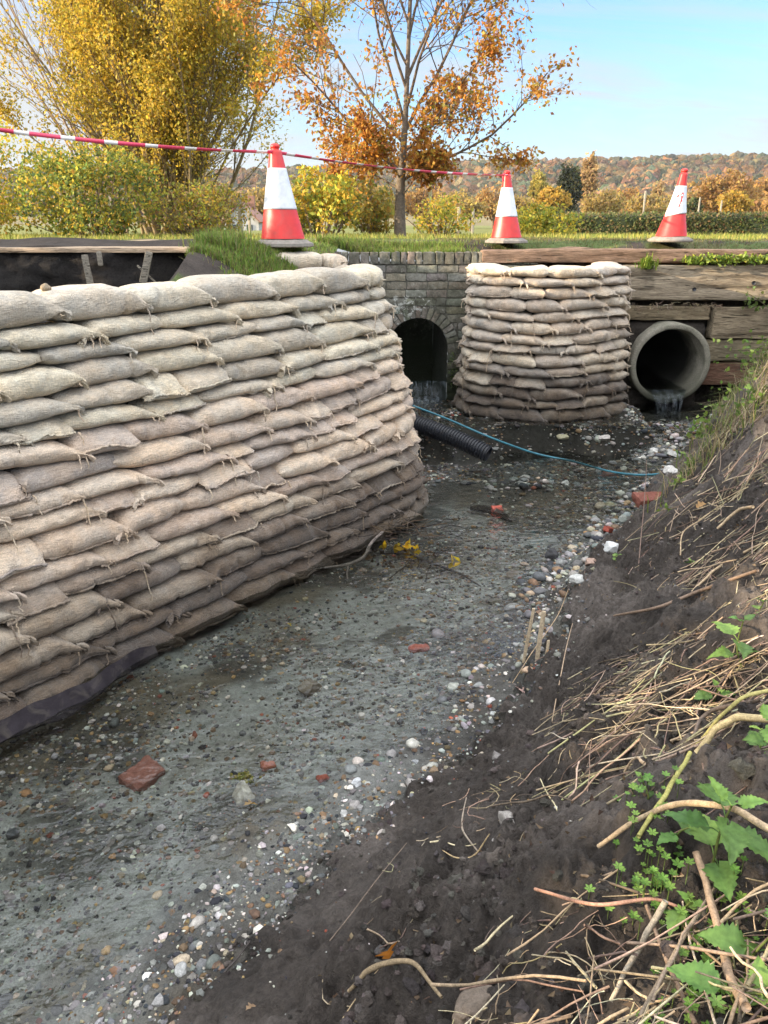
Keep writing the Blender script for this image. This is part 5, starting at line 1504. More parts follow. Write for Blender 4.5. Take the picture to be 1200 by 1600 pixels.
def tuft(name, px, py, y, n, h, w, pal, label, cat, seed, spread=0.05, lean=0.8, hang=None):
    r = np.random.default_rng(seed)
    p = aty(px, py, y)
    P = p + r.normal(size=(n, 3)) * [spread, 0.02, 0.01]
    V, F, C = blades(P, h, w, r, pick(pal, n, r, 0.2), lean, hang)
    return tag(mk(name, V, F, MAT['greenleaf'], None, True, C), label, cat)
FERN = [(0.17, 0.25, 0.035), (0.12, 0.19, 0.03), (0.24, 0.30, 0.05)]
tuft('fern_tuft', 1012, 418, 8.19, 60, 0.17, 0.02, FERN, 'bright green strap-leaved tuft growing between the top timbers, left of the ivy', 'plant', 1, 0.05, 1.0, (0, -0.7, -0.5))
tuft('fern_tuft', 1085, 412, 8.2, 30, 0.08, 0.016, FERN, 'low dark green sprig between the tuft and the leafy strip on the timbers', 'plant', 2, 0.045, 1.0, (0, -0.6, 0.1))
def leafy(name, boxes, n, size, pal, label, cat, seed, mat='greenleaf', up=0.0, aspect=0.7, stems=None, kind=None):
    r = np.random.default_rng(seed)
    P = np.concatenate([np.asarray(c) + r.normal(size=(n, 3)) * np.asarray(s) for c, s in boxes])
    V, F, C = leafquads(P, size, r, pick(pal, len(P), r, 0.25), up, aspect)
    mb = MB(); mb.add(V, F, C)
    for q in (stems or []):
        Vt, Ft = tube(spline(q[0], 16), q[1], 5); mb.add(Vt, Ft, q[2])
    o = mkb(name, mb, MAT[mat])
    return tag(o, label, cat) if kind is None else tag(o, kind=kind)
leafy('leafy_weed', [(aty(px, 405, 8.22), (0.07, 0.04, 0.02)) for px in range(1085, 1215, 14)], 70, 0.04, [(0.20, 0.27, 0.04), (0.27, 0.31, 0.05), (0.13, 0.20, 0.03)], 'strip of bright leafy weed along the top timber at the right', 'plant', 3)
leafy('bramble_sprig', [(aty(1172, 462, 8.16), (0.045, 0.03, 0.05)), (aty(1185, 478, 8.16), (0.06, 0.03, 0.02))], 18, 0.055, [(0.15, 0.21, 0.06), (0.10, 0.15, 0.045)], 'trailing bramble sprig in front of the beams at the right edge', 'plant', 4,
      stems=[([aty(1150, 455, 8.18), aty(1175, 462, 8.1), aty(1215, 492, 8.1)], 0.004, (0.14, 0.13, 0.07))])
leafy('wall_moss', [(aty(707, y, 8.24), (0.02, 0.02, 0.05)) for y in (560, 580, 596)], 40, 0.02, [(0.07, 0.11, 0.025), (0.10, 0.15, 0.03)], 'green creeping plant in the corner between arch and round stack', 'plant', 5)
# dry hanging roots under the thick beam
mb = MB(); r = np.random.default_rng(12)
for i in range(60):
    p = aty(r.uniform(985, 1130), r.uniform(472, 480), 8.2)
    Q = p + np.cumsum(np.vstack([[0, 0, 0], r.normal(size=(5, 3)) * [0.02, 0.006, 0.012] + [0, 0, -0.008]]), 0)
    V, F = tube(spline(Q, 10), r.uniform(0.001, 0.0025), 4); mb.add(V, F, pick(STRAW, 1, r, 0.2)[0])
tag(mkb('dry_roots', mb, MAT['straw'], origin=(0, 0, 0)), kind='stuff')

# nettles: toothed heart-shaped leaves in opposite pairs
def nettle_leaf(L, Wd, seed, droop=0.3):
    r = np.random.default_rng(seed)
    n, m = 19, 7
    t = np.linspace(0, 1, n)
    env = Wd * np.interp(t, [0, 0.06, 0.18, 0.35, 0.6, 0.85, 1.0], [0.10, 0.62, 0.95, 1.0, 0.70, 0.28, 0.0])
    tooth = 1 + 0.13 * np.where(np.arange(n) % 2 == 0, 1, -1) * (t > 0.05) * (t < 0.97)
    u = np.linspace(-1, 1, m)
    T, U = np.meshgrid(t, u, indexing='ij')
    x = U * (env * np.where(True, 1, 1))[:, None] * np.where(np.abs(U) > 0.99, tooth[:, None], 1)
    y = T * L - 0.10 * L * np.abs(U) ** 1.5 * (1 - T)
    z = 0.25 * np.abs(x) - droop * L * T ** 2 + 0.03 * L * np.sin(T * 22 - np.abs(U) * 4.5) * (np.abs(U) * 0.8 + 0.1) + 0.05 * L * vn(T * 3 + seed, U * 2, 0.0, seed)
    return np.stack([x, y, z], -1).reshape(-1, 3), gridF(n, m)
NP = [(0.11, 0.205, 0.05), (0.155, 0.26, 0.058), (0.085, 0.165, 0.045), (0.21, 0.31, 0.07)]
def nettle(px, py, H, pairs, L, label, seed, tilt=0.0):
    r = np.random.default_rng(seed)
    b = surf(px, py) - np.array([0, 0, 0.0])
    root = empty('nettle_plant', b); tag(root, label, 'nettle', 'young nettles on the bank')
    top = b + np.array([0.25 * H * r.normal() + tilt * H, -0.15 * H, H])
    Q = spline([b - [0, 0, 0.02], (b + top) / 2 + r.normal(size=3) * 0.01, top], 20)
    V, F = tube(Q, np.linspace(0.0028, 0.0016, 20), 6)
    mk('stem', V, F, MAT['greenleaf'], root, True, np.full((len(V), 3), (0.16, 0.20, 0.06)))
    a0 = r.uniform(0, PI)
    for k in range(pairs):
        f = (k + 1) / pairs
        p = Q[int(f * 19)]
        for s in (0, PI):
            a = a0 + k * PI / 2 + s + r.normal() * 0.2
            Lk = L * (1.0 if k < pairs - 1 else 0.55) * r.uniform(0.8, 1.15)
            V, F = nettle_leaf(Lk, Lk * 0.42, int(r.integers(9999)), r.uniform(0.15, 0.5))
            R = rotm(0, 0, a) @ rotm(r.uniform(0.0, 0.35) + (0.5 if k == pairs - 1 else 0), r.normal() * 0.25, 0)
            pet = np.array([-math.sin(a), math.cos(a), 0.25]) * Lk * 0.35
            Vt, Ft = tube(np.array([p, p + pet * 0.5 + [0, 0, 0.004], p + pet]), 0.0011, 5)
            mb = MB(); col = pick(NP, 1, r, 0.12)[0] * (1.15 if k == pairs - 1 else 1)
            mb.add(V @ R.T + p + pet, F, col); mb.add(Vt, Ft, col)
            mkb('leaf', mb, MAT['greenleaf'], root)
for i, a in enumerate([
    (1105, 1395, 0.16, 4, 0.074, 'largest nettle with toothed leaves, behind the level pale stalk at the bottom right'),
    (1165, 1520, 0.12, 3, 0.07, 'bright fresh nettle at the bottom right corner of the photo'),
    (1160, 1045, 0.15, 3, 0.07, 'tall nettle on the bank at the right edge, above the others'),
    (1112, 1110, 0.06, 2, 0.05, 'small pale nettle seedling below the tall nettle at the right edge'),
    (1190, 1255, 0.09, 3, 0.045, 'little nettle at the right edge between the stalk bundle and the big nettle'),
    (1050, 1370, 0.05, 2, 0.045, 'short nettle with two big leaves left of the largest nettle'),
    (1180, 985, 0.08, 2, 0.035, 'topmost small nettle sprig at the right edge of the bank'),
    (1178, 1585, 0.05, 2, 0.06, 'lowest nettle, half cut off by the bottom right corner'),
    (985, 1275, 0.05, 2, 0.03, 'tiny green sprout in the black hollow left of the big nettle'),
    (963, 893, 0.03, 2, 0.03, 'lone bright green sprout on the far upper bank'),
    (1185, 1200, 0.07, 2, 0.05, 'nettle poking out between the thick straw bundle and the right edge'),
    (1070, 1455, 0.07, 3, 0.04, 'dark small nettle in the shade under the reddish stalk'),
    (1080, 893, 0.03, 2, 0.03, 'bright two-leaved sprout on bare soil of the upper bank')]):
    nettle(*a, 700 + i)
# cleavers seedlings: small whorls, too many to count
r = np.random.default_rng(33); mb = MB()
for k in range(150):
    c = [(1050, 1440), (1080, 1500), (1010, 1400), (1060, 1570), (1100, 1560), (980, 1430), (1150, 1440), (1000, 1300)][k % 8]
    px, py = c[0] + r.normal() * 34, c[1] + r.normal() * 30
    p = surf(px, py) + np.array([0, 0, r.uniform(0.01, 0.05)])
    n = 6; a = np.arange(n) * 2 * PI / n + r.uniform(0, 6)
    L = r.uniform(0.006, 0.013)
    d = np.stack([np.cos(a), np.sin(a), 0.3 + 0 * a], -1) * L
    e = np.stack([-np.sin(a), np.cos(a), 0 * a], -1) * L * 0.28
    V = np.stack([p + 0 * d, p + d * 0.6 + e, p + d, p + d * 0.6 - e], 1).reshape(-1, 3)
    i = np.arange(n)[:, None] * 4
    mb.add(V, i + np.array([0, 1, 2, 3]), pick([(0.17, 0.30, 0.06), (0.12, 0.24, 0.045), (0.22, 0.36, 0.07)], 1, r, 0.15)[0])
    V, F = tube(np.array([p - [0, 0, 0.05], p]), 0.0008, 4); mb.add(V, F, (0.14, 0.2, 0.06))
tag(mkb('cleavers_seedlings', mb, MAT['greenleaf'], origin=(0, 0, 0)), kind='stuff')
# weeds and dry grass hanging over the far end of the bank
P, d, a, r = bankpts(5200, lambda a, c, d: sst(4.2, 5.4, a) * sst(0.22, 0.5, d) * np.clip(0.5 + vn2(a * 2, c * 2, 620), 0.1, 1), 71, 7.8)
V, F, C = blades(P, 0.20, 0.006, r, pick([(0.30, 0.24, 0.13), (0.36, 0.30, 0.17), (0.13, 0.18, 0.04), (0.24, 0.20, 0.10), (0.17, 0.22, 0.05)], len(P), r, 0.2), 1.6)
tag(mk('dry_bank_grass', V, F, MAT['grass'], None, True, C, origin=(0, 0, 0)), kind='stuff')
WEED = [(0.16, 0.25, 0.05), (0.22, 0.30, 0.06), (0.11, 0.18, 0.04)]
mb = MB()
for (px, py, s, n, sz) in [(1190, 570, 0.16, 150, 0.045), (1150, 610, 0.12, 90, 0.04), (1180, 640, 0.14, 90, 0.04), (1095, 690, 0.07, 60, 0.05), (1080, 735, 0.05, 26, 0.045), (1062, 770, 0.05, 22, 0.04), (1120, 650, 0.08, 40, 0.04), (1040, 805, 0.04, 14, 0.035)]:
    p = surf(px, py) + np.array([0, 0, 0.03])
    V, F, C = leafquads(p + r.normal(size=(n, 3)) * [s * 0.8, s * 0.8, s * 0.5], sz, r, pick(WEED, n, r, 0.2), -0.2, 0.65); mb.add(V, F, C)
tag(mkb('bank_weeds', mb, MAT['greenleaf'], origin=(0, 0, 0)), kind='stuff')

# ================================================================ trees
def rnd_dir(d, ang, r):
    d = d / np.linalg.norm(d)
    e = r.normal(size=3); e -= e.dot(d) * d; e /= np.linalg.norm(e)
    return d * math.cos(ang) + e * math.sin(ang)
def grow(mb, tips, p, d, L, r0, lev, r, prm):
    n = 7 if lev < 2 else 5
    P = [p]; q = np.array(d, float)
    for i in range(n):
        q = q + r.normal(size=3) * prm['wob'][lev] + np.array([0, 0, prm['up'][lev]])
        q /= np.linalg.norm(q)
        P.append(P[-1] + q * L / n)
    P = np.array(P)
    R = r0 * np.linspace(1, prm['taper'], n + 1)
    V, F = tube(P, R, 7 if lev == 0 else (5 if lev < 2 else 3), False)
    mb.add(V, F, prm['bark'] * r.uniform(0.85, 1.15))
    if lev >= prm['leaflev']:
        tips.append(P[1:])
    if lev < prm['levels']:
        k = prm['kids'][lev]
        k = int(k * r.uniform(0.8, 1.25)) or 1
        for t in np.sort(r.uniform(prm['from'][lev], 1.0, k)):
            i = min(int(t * n), n - 1); f = t * n - i
            b = P[i] * (1 - f) + P[i + 1] * f
            dd = P[i + 1] - P[i]
            grow(mb, tips, b, rnd_dir(dd, r.uniform(*prm['ang'][lev]), r), L * prm['len'][lev] * r.uniform(0.6, 1.15) * (1.15 - 0.5 * t), max(r0 * prm['thin'][lev] * (1.1 - 0.5 * t), 0.0022), lev + 1, r, prm)
def tree_leaves(tips, n, size, pal, r, keep=None, jit=0.05, w=None, aspect=0.6):
    P = np.concatenate(tips)
    i = r.integers(0, len(P), n)
    Q = P[i] + r.normal(size=(n, 3)) * jit
    if keep is not None: Q = Q[r.random(n) < keep(Q)]
    return leafquads(Q, size, r, pick(pal, len(Q), r, 0.25, w), 0.35, aspect)
def clump(Q, s, sd): return vn(Q[:, 0] * s, Q[:, 1] * s, Q[:, 2] * s, sd)

# the oak in the middle
OY = 11.2
ob = aty(625, 380, OY); ob[2] = ground_z(ob[0:1], ob[1:2])[0][0]
oak = empty('oak_tree', ob); tag(oak, 'young oak with orange-brown leaves and bare upper branches, behind the middle cone', 'tree')
r = np.random.default_rng(21); mb, tips = MB(), []
prm = dict(levels=3, leaflev=2, wob=[0.06, 0.10, 0.14, 0.18], up=[0.05, 0.04, 0.02, 0.0], taper=0.45, bark=np.array([0.12, 0.09, 0.065]), kids=[0, 11, 8, 4], len=[0.6, 0.52, 0.5, 0.5], ang=[(0.6, 1.1), (0.5, 0.95), (0.5, 1.0), (0.5, 1.0)], thin=[0.5, 0.42, 0.5, 0.5])
prm['from'] = [0.2, 0.22, 0.15, 0.1]
T = spline([ob - [0, 0, 0.1], ob + [0.0, 0, 0.6], ob + [0.06, 0, 1.5], ob + [0.10, 0.05, 2.6], ob + [0.16, 0, 4.2], ob + [0.2, 0, 6.2]], 40)
R = np.interp(np.linspace(0, 1, 40), [0, 0.05, 0.12, 0.28, 0.45, 1], [0.11, 0.085, 0.075, 0.050, 0.032, 0.010])
V, F = tube(T, R, 12, False); mb.add(V, F, (0.13, 0.105, 0.08))
# the limbs that give the crown its outline: start height, reach to the side, to the viewer, rise, radius
for (h, dx, dy, dz, r0) in [(0.70, 1.9, -0.2, 1.10, 0.030), (0.62, -0.95, 0.3, 0.35, 0.024), (0.85, -1.5, -0.2, 0.9, 0.032), (1.0, 0.9, 0.6, 0.65, 0.026), (1.15, -1.9, 0.1, 2.0, 0.036), (1.1, 1.0, -0.5, 0.9, 0.026), (1.35, 1.5, 0.3, 2.2, 0.034), (1.45, -1.2, 0.5, 2.1, 0.030), (1.55, 0.6, -0.4, 1.9, 0.03),
                            (1.75, -0.8, -0.3, 2.3, 0.030), (1.9, 1.0, 0.2, 2.4, 0.03), (2.1, -1.1, 0.2, 2.0, 0.026), (2.3, 0.7, -0.3, 2.2, 0.026), (2.5, -0.6, -0.2, 2.0, 0.024), (2.8, 0.8, 0.3, 1.8, 0.024), (3.1, -0.7, 0.1, 1.8, 0.022), (3.5, 0.6, 0.0, 1.8, 0.02), (0.55, 0.5, -0.6, 0.3, 0.018), (0.75, -0.4, -0.7, 0.5, 0.02), (0.9, 0.45, 0.8, 0.5, 0.02)]:
    i = int(np.argmin(np.abs(T[:, 2] - ob[2] - h)))
    d = np.array([dx, dy, dz]); L = np.linalg.norm(d)
    grow(mb, tips, T[i], d / L + np.array([0, 0, 0.10]), L * 1.05, r0 * 0.68, 1, r, prm)
mkb('trunk', mb, MAT['bark'], oak)
OAKP = [(0.46, 0.20, 0.035), (0.56, 0.28, 0.05), (0.33, 0.14, 0.035), (0.50, 0.35, 0.07), (0.30, 0.27, 0.06), (0.24, 0.11, 0.045)]
dens = lambda Q: np.clip(1.0 - 0.24 * (Q[:, 2] - ob[2] - 0.6), 0.16, 0.9) * np.clip(0.55 + 0.9 * clump(Q, 2.2, 31), 0.06, 1)
V, F, C = tree_leaves(tips, 62000, 0.062, OAKP, r, dens, 0.06, [6, 5, 4, 2, 2, 3], 0.62)
mk('crown', V, F, MAT['leaf'], oak, True, C)

# the big many-stemmed tree on the left
LY = 14.0
lb = aty(272, 372, LY); lb[2] = ground_z(lb[0:1], lb[1:2])[0][0]
lt = empty('willow_tree', lb); tag(lt, 'large golden many-stemmed sallow tree filling the upper left', 'tree')
r = np.random.default_rng(22); mb, tips = MB(), []
prm = dict(levels=2, leaflev=1, wob=[0.05, 0.08, 0.12], up=[0.035, 0.03, 0.0], taper=0.3, bark=np.array([0.22, 0.17, 0.095]), kids=[12, 5, 0], len=[0.36, 0.45, 0.4], ang=[(0.25, 0.6), (0.3, 0.7), (0.3, 0.8)], thin=[0.42, 0.5, 0.5])
prm['from'] = [0.12, 0.2, 0.2]
for k in range(58):
    a = r.uniform(0, 2 * PI); ti = abs(r.normal()) * 0.30 + 0.08 + (0.12 if k % 3 == 0 else 0)
    d = np.array([math.sin(ti) * math.cos(a), math.sin(ti) * math.sin(a) * 0.8, math.cos(ti)])
    grow(mb, tips, lb + np.array([r.normal() * 0.24, r.normal() * 0.2, -0.05]), d, r.uniform(3.6, 5.8) * (1 - 0.25 * ti), r.uniform(0.018, 0.038), 0, r, prm)
mkb('stems', mb, MAT['bark'], lt)
def kw(Q):
    x, y, z = (Q - lb).T
    rr = np.sqrt(x ** 2 + y ** 2)
    out = sst(0.3, 1.5, rr) + 0.6 * sst(1.5, 3.0, z)
    return np.clip(0.28 + 0.65 * out, 0, 1) * np.clip(0.62 + 1.1 * clump(Q, 1.5, 33), 0.05, 1) * (0.35 + 0.65 * sst(0.6, 1.6, z))
WIL = [(0.58, 0.41, 0.055), (0.66, 0.46, 0.055), (0.46, 0.37, 0.06), (0.36, 0.33, 0.06), (0.52, 0.40, 0.06), (0.40, 0.33, 0.06)]
V, F, C = tree_leaves(tips, 250000, 0.058, [tuple(0.9 * np.array(q)) for q in WIL], r, kw, 0.09, [6, 5, 4, 3, 3, 2], 0.55)
mk('crown', V, F, MAT['leaf'], lt, True, C)
# bare tree behind it, top left corner
bb = np.array([-5.2, 16.5, 1.7]); bt = empty('bare_tree', bb); tag(bt, 'leafless grey twiggy tree at the top left corner, behind the golden tree', 'tree')
r = np.random.default_rng(23); mb, tips = MB(), []
prm = dict(levels=2, leaflev=9, wob=[0.04, 0.06, 0.08], up=[0.03, 0.05, 0.04], taper=0.3, bark=np.array([0.26, 0.19, 0.14]), kids=[9, 5, 0], len=[0.42, 0.5, 0.4], ang=[(0.3, 0.7), (0.3, 0.7), (0.3, 0.8)], thin=[0.4, 0.5, 0.5])
prm['from'] = [0.25, 0.2, 0.2]
for k in range(14):
    ti = r.uniform(0.1, 0.6); a = PI + r.normal() * 0.9
    grow(mb, tips, bb, np.array([math.sin(ti) * math.cos(a), 0.3 * math.sin(ti) * math.sin(a), math.cos(ti)]), r.uniform(4.0, 6.0), 0.028, 0, r, prm)
mkb('trunk', mb, MAT['bark'], bt)

# shrubs of the overgrown hedge
def shrub(name, x0, x1, y, top, pal, n, size, label, seed, depth=0.9, base=None, shape=1.0, stems=26, cat='shrub', group=None, gaps=1.6, lo=0.0):
    r = np.random.default_rng(seed)
    cx = (x0 + x1) / 2; hw = (x1 - x0) / 2
    b = base if base is not None else float(ground_z(np.array([cx]), np.array([y]))[0][0])
    H = top - b
    root = empty(name, (cx, y, b)); tag(root, label, cat, group)
    u = r.normal(size=(n * 3, 3)); u /= np.linalg.norm(u, axis=1)[:, None]
    rad = r.random(len(u)) ** 0.45
    Q = u * rad[:, None]
    hx = hw * (1 + 0.25 * vn(u[:, 0] * 2, u[:, 1] * 2, u[:, 2] * 2, seed))
    P = np.stack([cx + Q[:, 0] * hx, y + Q[:, 1] * depth, b + lo * H + (1 - lo) * H * np.clip(0.5 + 0.5 * np.sign(Q[:, 2]) * np.abs(Q[:, 2]) ** shape, 0, 1) * (1 + 0.18 * vn(u[:, 0] * 3, u[:, 1] * 3, 5.0, seed + 1))], -1)
    k = r.random(len(P)) < np.clip(0.45 + gaps * vn(P[:, 0] * 2.6 / max(0.5, size * 9), P[:, 1] * 2.6 / max(0.5, size * 9), P[:, 2] * 2.6 / max(0.5, size * 9), seed + 2), 0.02, 1)
    P = P[k][:n]
    col = pick(pal, len(P), r, 0.25)
    hue = 0.75 + 0.5 * (0.5 + 0.5 * vn(P[:, 0] * 1.7, P[:, 1] * 1.7, P[:, 2] * 1.7, seed + 4))[:, None]
    V, F, C = leafquads(P, size, r, col * hue, 0.3, 0.62)
    mb = MB()
    for i in range(stems):
        q = P[r.integers(len(P))]
        s = np.array([cx + (q[0] - cx) * 0.35, y + r.normal() * depth * 0.25, b - 0.05])
        Vt, Ft = tube(spline([s, (s * 0.45 + q * 0.55) + r.normal(size=3) * hw * 0.05 + [0, 0, H * 0.06], q], 8), np.linspace(0.016, 0.004, 8) * max(0.6, size * 13), 4, False)
        mb.add(Vt, Ft, np.array([0.22, 0.165, 0.11]) * r.uniform(0.7, 1.2))
    mkb('stems', mb, MAT['bark'], root)
    mk('foliage', V, F, MAT['leaf'], root, True, C)
    return root
YG = [(0.46, 0.41, 0.06), (0.34, 0.36, 0.06), (0.58, 0.44, 0.06), (0.22, 0.26, 0.055), (0.60, 0.37, 0.06)]
DG = [(0.14, 0.21, 0.06), (0.18, 0.25, 0.06), (0.30, 0.31, 0.06), (0.11, 0.16, 0.05), (0.44, 0.37, 0.06)]
OG = [(0.42, 0.25, 0.05), (0.33, 0.29, 0.06), (0.50, 0.33, 0.06), (0.24, 0.24, 0.05)]
BR = [(0.30, 0.20, 0.09), (0.36, 0.26, 0.10), (0.22, 0.16, 0.07), (0.32, 0.29, 0.09)]
shrub('hedge_shrub', -7.2, -4.4, 11.2, 3.28, YG, 9500, 0.056, 'golden green hedge shrub at the left edge under the tape', 41, 1.0, shape=0.7)
shrub('hedge_shrub', -4.9, -2.9, 11.0, 3.02, DG + YG, 8500, 0.056, 'darker green hedge shrub below the golden tree, second from the left', 42, 0.9, shape=0.7)
shrub('hedge_shrub', -3.3, -1.85, 11.4, 2.60, BR + YG, 4500, 0.05, 'thin brownish twiggy shrub under the golden tree, left of the nearest cone', 43, 0.7, shape=0.8, stems=60)
shrub('hedge_shrub', -1.45, -0.25, 10.8, 2.72, YG, 2300, 0.07, 'loose yellow-green shrub between the nearest cone and the oak trunk', 44, 0.6, shape=0.9)
shrub('hedge_shrub', 0.30, 1.6, 13.5, 2.45, YG, 1300, 0.06, 'sparse yellow saplings on the grass right of the oak trunk', 45, 0.5, shape=0.9, stems=30)
shrub('hedge_shrub', 1.65, 2.75, 11.5, 2.28, YG[:4], 2300, 0.06, 'low yellow and green bush right of the middle cone', 46, 0.5, shape=0.7)
shrub('hedge_shrub', -0.7, 0.35, 14.5, 2.85, OG, 1500, 0.08, 'amber leaved shrub behind the oak trunk', 47, 0.6)
shrub('hedge_shrub', -2.4, -1.2, 17.5, 2.9, OG + BR, 1500, 0.09, 'rusty shrub seen behind the nearest cone', 48, 0.6)
# unseen shrubs added on the left to keep the low sun off the channel
for i, (x, y, w, tp) in enumerate([(-7.6, 6.0, 1.2, 3.5), (-7.5, 4.3, 1.3, 3.6), (-7.2, 2.2, 1.4, 3.9), (-7.2, 0.2, 1.4, 3.9), (-7.0, -1.8, 1.4, 3.8), (-7.6, -4.0, 1.5, 3.8)]):
    shrub('hedge_shrub', x - w, x + w, y, tp, DG, 3000, 0.12, 'added unseen shrub left of the view that shades the channel', 60 + i, 1.25, base=1.6, shape=0.6, stems=8, group='unseen shrubs added to shade the channel', gaps=0.5)

# trimmed hedge across the field
def hedge(x0, x1, y, z0, z1, dp, pal, n, size, label, seed, slope=0.0):
    r = np.random.default_rng(seed)
    root = empty('field_hedge', ((x0 + x1) / 2, y, z0)); tag(root, label, 'hedge')
    xs, ts = np.meshgrid(np.linspace(x0, x1, 140), np.linspace(0, 1, 12), indexing='ij')
    prof_y = np.interp(ts, [0, .08, .4, .6, .92, 1], [-.5, -.52, -.42, .42, .52, .5]); prof_z = np.interp(ts, [0, .1, .42, .58, .9, 1], [0, .3, .93, .93, .3, 0])
    nn = fbm2(xs * 1.3, ts * 5, 3, seed)
    V = np.stack([xs, y + dp * prof_y * (1 + 0.15 * nn) + slope * (xs - x0), z0 + (z1 - z0) * prof_z * (1 + 0.04 * nn)], -1)
    mk('core', V.reshape(-1, 3), gridF(*xs.shape), MAT['leaf'], root, True, np.full((xs.size, 3), (0.06, 0.075, 0.03)))
    i = r.integers(0, 139, n); t = r.uniform(0.03, 0.75, n); f = r.random(n)
    X = x0 + (i + f) / 139 * (x1 - x0)
    Py = y + dp * np.interp(t, [0, .08, .4, .6, .92, 1], [-.55, -.57, -.45, .42, .52, .5]) + slope * (X - x0)
    Pz = z0 + (z1 - z0) * np.interp(t, [0, .1, .42, .58, .9, 1], [0, .3, .97, .97, .3, 0]) + r.normal(size=n) * 0.025
    P = np.stack([X, Py, Pz], -1)
    col = pick(pal, n, r, 0.25) * (0.8 + 0.45 * (0.5 + 0.5 * fbm2(X * 0.8, Pz * 2.5, 3, seed + 5)))[:, None]
    Vl, Fl, Cl = leafquads(P, size, r, col, 0.1, 0.7)
    mk('foliage', Vl, Fl, MAT['leaf'], root, True, Cl)
HG = [(0.11, 0.14, 0.05), (0.15, 0.17, 0.055), (0.20, 0.18, 0.07), (0.09, 0.115, 0.045), (0.22, 0.15, 0.07)]
hedge(4.6, 24.0, 30.0, 1.42, 2.40, 1.2, HG, 16000, 0.11, 'long low trimmed hedge across the field behind the right-hand cone', 71, -0.12)
# fence along the field
for i, (px, y, w, h, lab) in enumerate([(359, 15.5, 0.10, 0.95, 'thick mossy fence post left of the nearest cone'), (377, 17.0, 0.08, 0.85, 'greyer fence post just left of the nearest cone'), (391, 19.0, 0.06, 0.7, 'thin short fence post touching the edge of the nearest cone'),
                                  (178, 13.0, 0.07, 0.6, 'fence post half hidden under the golden tree'), (580, 15.0, 0.07, 0.75, 'pale fence post left of the oak trunk'), (671, 14.5, 0.05, 0.8, 'yellowish sapling stake right of the oak trunk'), (692, 18.5, 0.06, 0.8, 'thin fence post second to the right of the oak trunk'), (716, 21.0, 0.07, 0.8, 'fence post left of the middle cone'),
                                  (738, 21.5, 0.07, 0.8, 'fence post nearest the left side of the middle cone'), (1001, 30.5, 0.06, 1.7, 'pale post above the hedge left of the right-hand cone'), (1086, 31, 0.05, 1.5, 'tall pale post above the hedge right of the right-hand cone'), (1120, 31, 0.05, 1.4, 'farthest right pale post above the hedge')]):
    p = aty(px, 370, y); z0 = float(ground_z(p[0:1], p[1:2])[0][0])
    V, F = roughbox((p[0], y, z0 + h / 2), (w, w, h), (3, 3, 10), 0.012, 0.01, 10, 400 + i, None, (1, 1, 5))
    tag(mk('fence_post', V, F, MAT['post'], None, True, np.full((len(V), 3), (0.34, 0.30, 0.17) if i in (0, 5) else (0.33, 0.29, 0.23))), lab, 'post')
# the cottage glimpsed left of the nearest cone
hx, hy = -13.2, 76.0
hz0 = float(ground_z(np.array([hx]), np.array([hy]))[0][0]) - 0.6
co = empty('cottage', (hx, hy, hz0)); tag(co, 'white gabled cottage in the distance left of the nearest cone', 'house')
Lh, Wh, Hh, Rh = 5.0, 3.2, 1.4, 1.5
V = np.array([(-Wh / 2, 0, 0), (Wh / 2, 0, 0), (Wh / 2, 0, Hh), (0, 0, Hh + Rh), (-Wh / 2, 0, Hh), (-Wh / 2, Lh, 0), (Wh / 2, Lh, 0), (Wh / 2, Lh, Hh), (0, Lh, Hh + Rh), (-Wh / 2, Lh, Hh)], float) + [hx, hy, hz0]
mk('wall', V, [np.array([[0, 1, 2, 3, 4], [9, 8, 7, 6, 5]]), np.array([[1, 6, 7, 2], [5, 0, 4, 9]])], MAT['render'], co, False)
mb = MB()
for sg in (-1, 1):
    a = math.atan2(Rh, Wh / 2); ln = math.hypot(Rh, Wh / 2) + 0.35
    V, F = boxV((0, 0, 0), (ln, Lh + 0.6, 0.12), rotm(0, sg * a, 0)); mb.add(V + [hx + sg * (Wh / 4 + 0.08), hy + Lh / 2, hz0 + Hh + Rh / 2 + 0.03], F)
rf = mkb('roof', mb, MAT['tile'], co, False)
V, F = boxV((hx + 0.5, hy + 3.6, hz0 + Hh + Rh + 0.2), (0.6, 0.6, 1.2)); sub('chimney', V, F, MAT['tile'], rf, smooth=False)
for wx in (-0.75, 0.75):
    V, F = boxV((hx + wx, hy - 0.02, hz0 + 0.8), (0.55, 0.08, 0.6)); mk('window', V, F, MAT['pane'], co, False)

# ---------------------------------------------------------------- far side of the valley
def hill_z(x, y):
    ridge = 0.62 * (58 + 6 * vn2(x / 210.0, y * 0 + 1.5, 700) + 3 * vn2(x / 70.0, y * 0 + 2.5, 701) + 20 * sst(-180, 330, x) - 10 * sst(330, 700, x))
    t = sst(300, 760, y)
    return 1.4 + ridge * t * (1 - 0.2 * sst(760, 1400, y))
hx_, hy_ = np.meshgrid(np.linspace(-1100, 1300, 120), np.linspace(240, 1500, 60), indexing='ij')
HZ = hill_z(hx_, hy_)
MAT['hill'] = mat_attr('hillside', 0.95, 0.05, 0.3, 0.2, 0.5, 0.1)
tag(mk('hill', np.stack([hx_, hy_, HZ], -1).reshape(-1, 3), gridF(*hx_.shape), MAT['hill'], None, True, np.full((hx_.size, 3), (0.17, 0.14, 0.07)), origin=(0, 0, 0)), kind='structure')
r = np.random.default_rng(80)
n = 15000
yy = r.uniform(400, 830, n); xx = (r.random(n) - 0.42) * 1.25 * yy
V0, F0 = ICO3
zz = hill_z(xx, yy)
s = r.uniform(2.2, 4.6, n)
WOOD = [(0.15, 0.085, 0.042), (0.18, 0.11, 0.05), (0.10, 0.08, 0.05), (0.08, 0.08, 0.048), (0.06, 0.068, 0.044), (0.14, 0.11, 0.06), (0.11, 0.068, 0.044)]
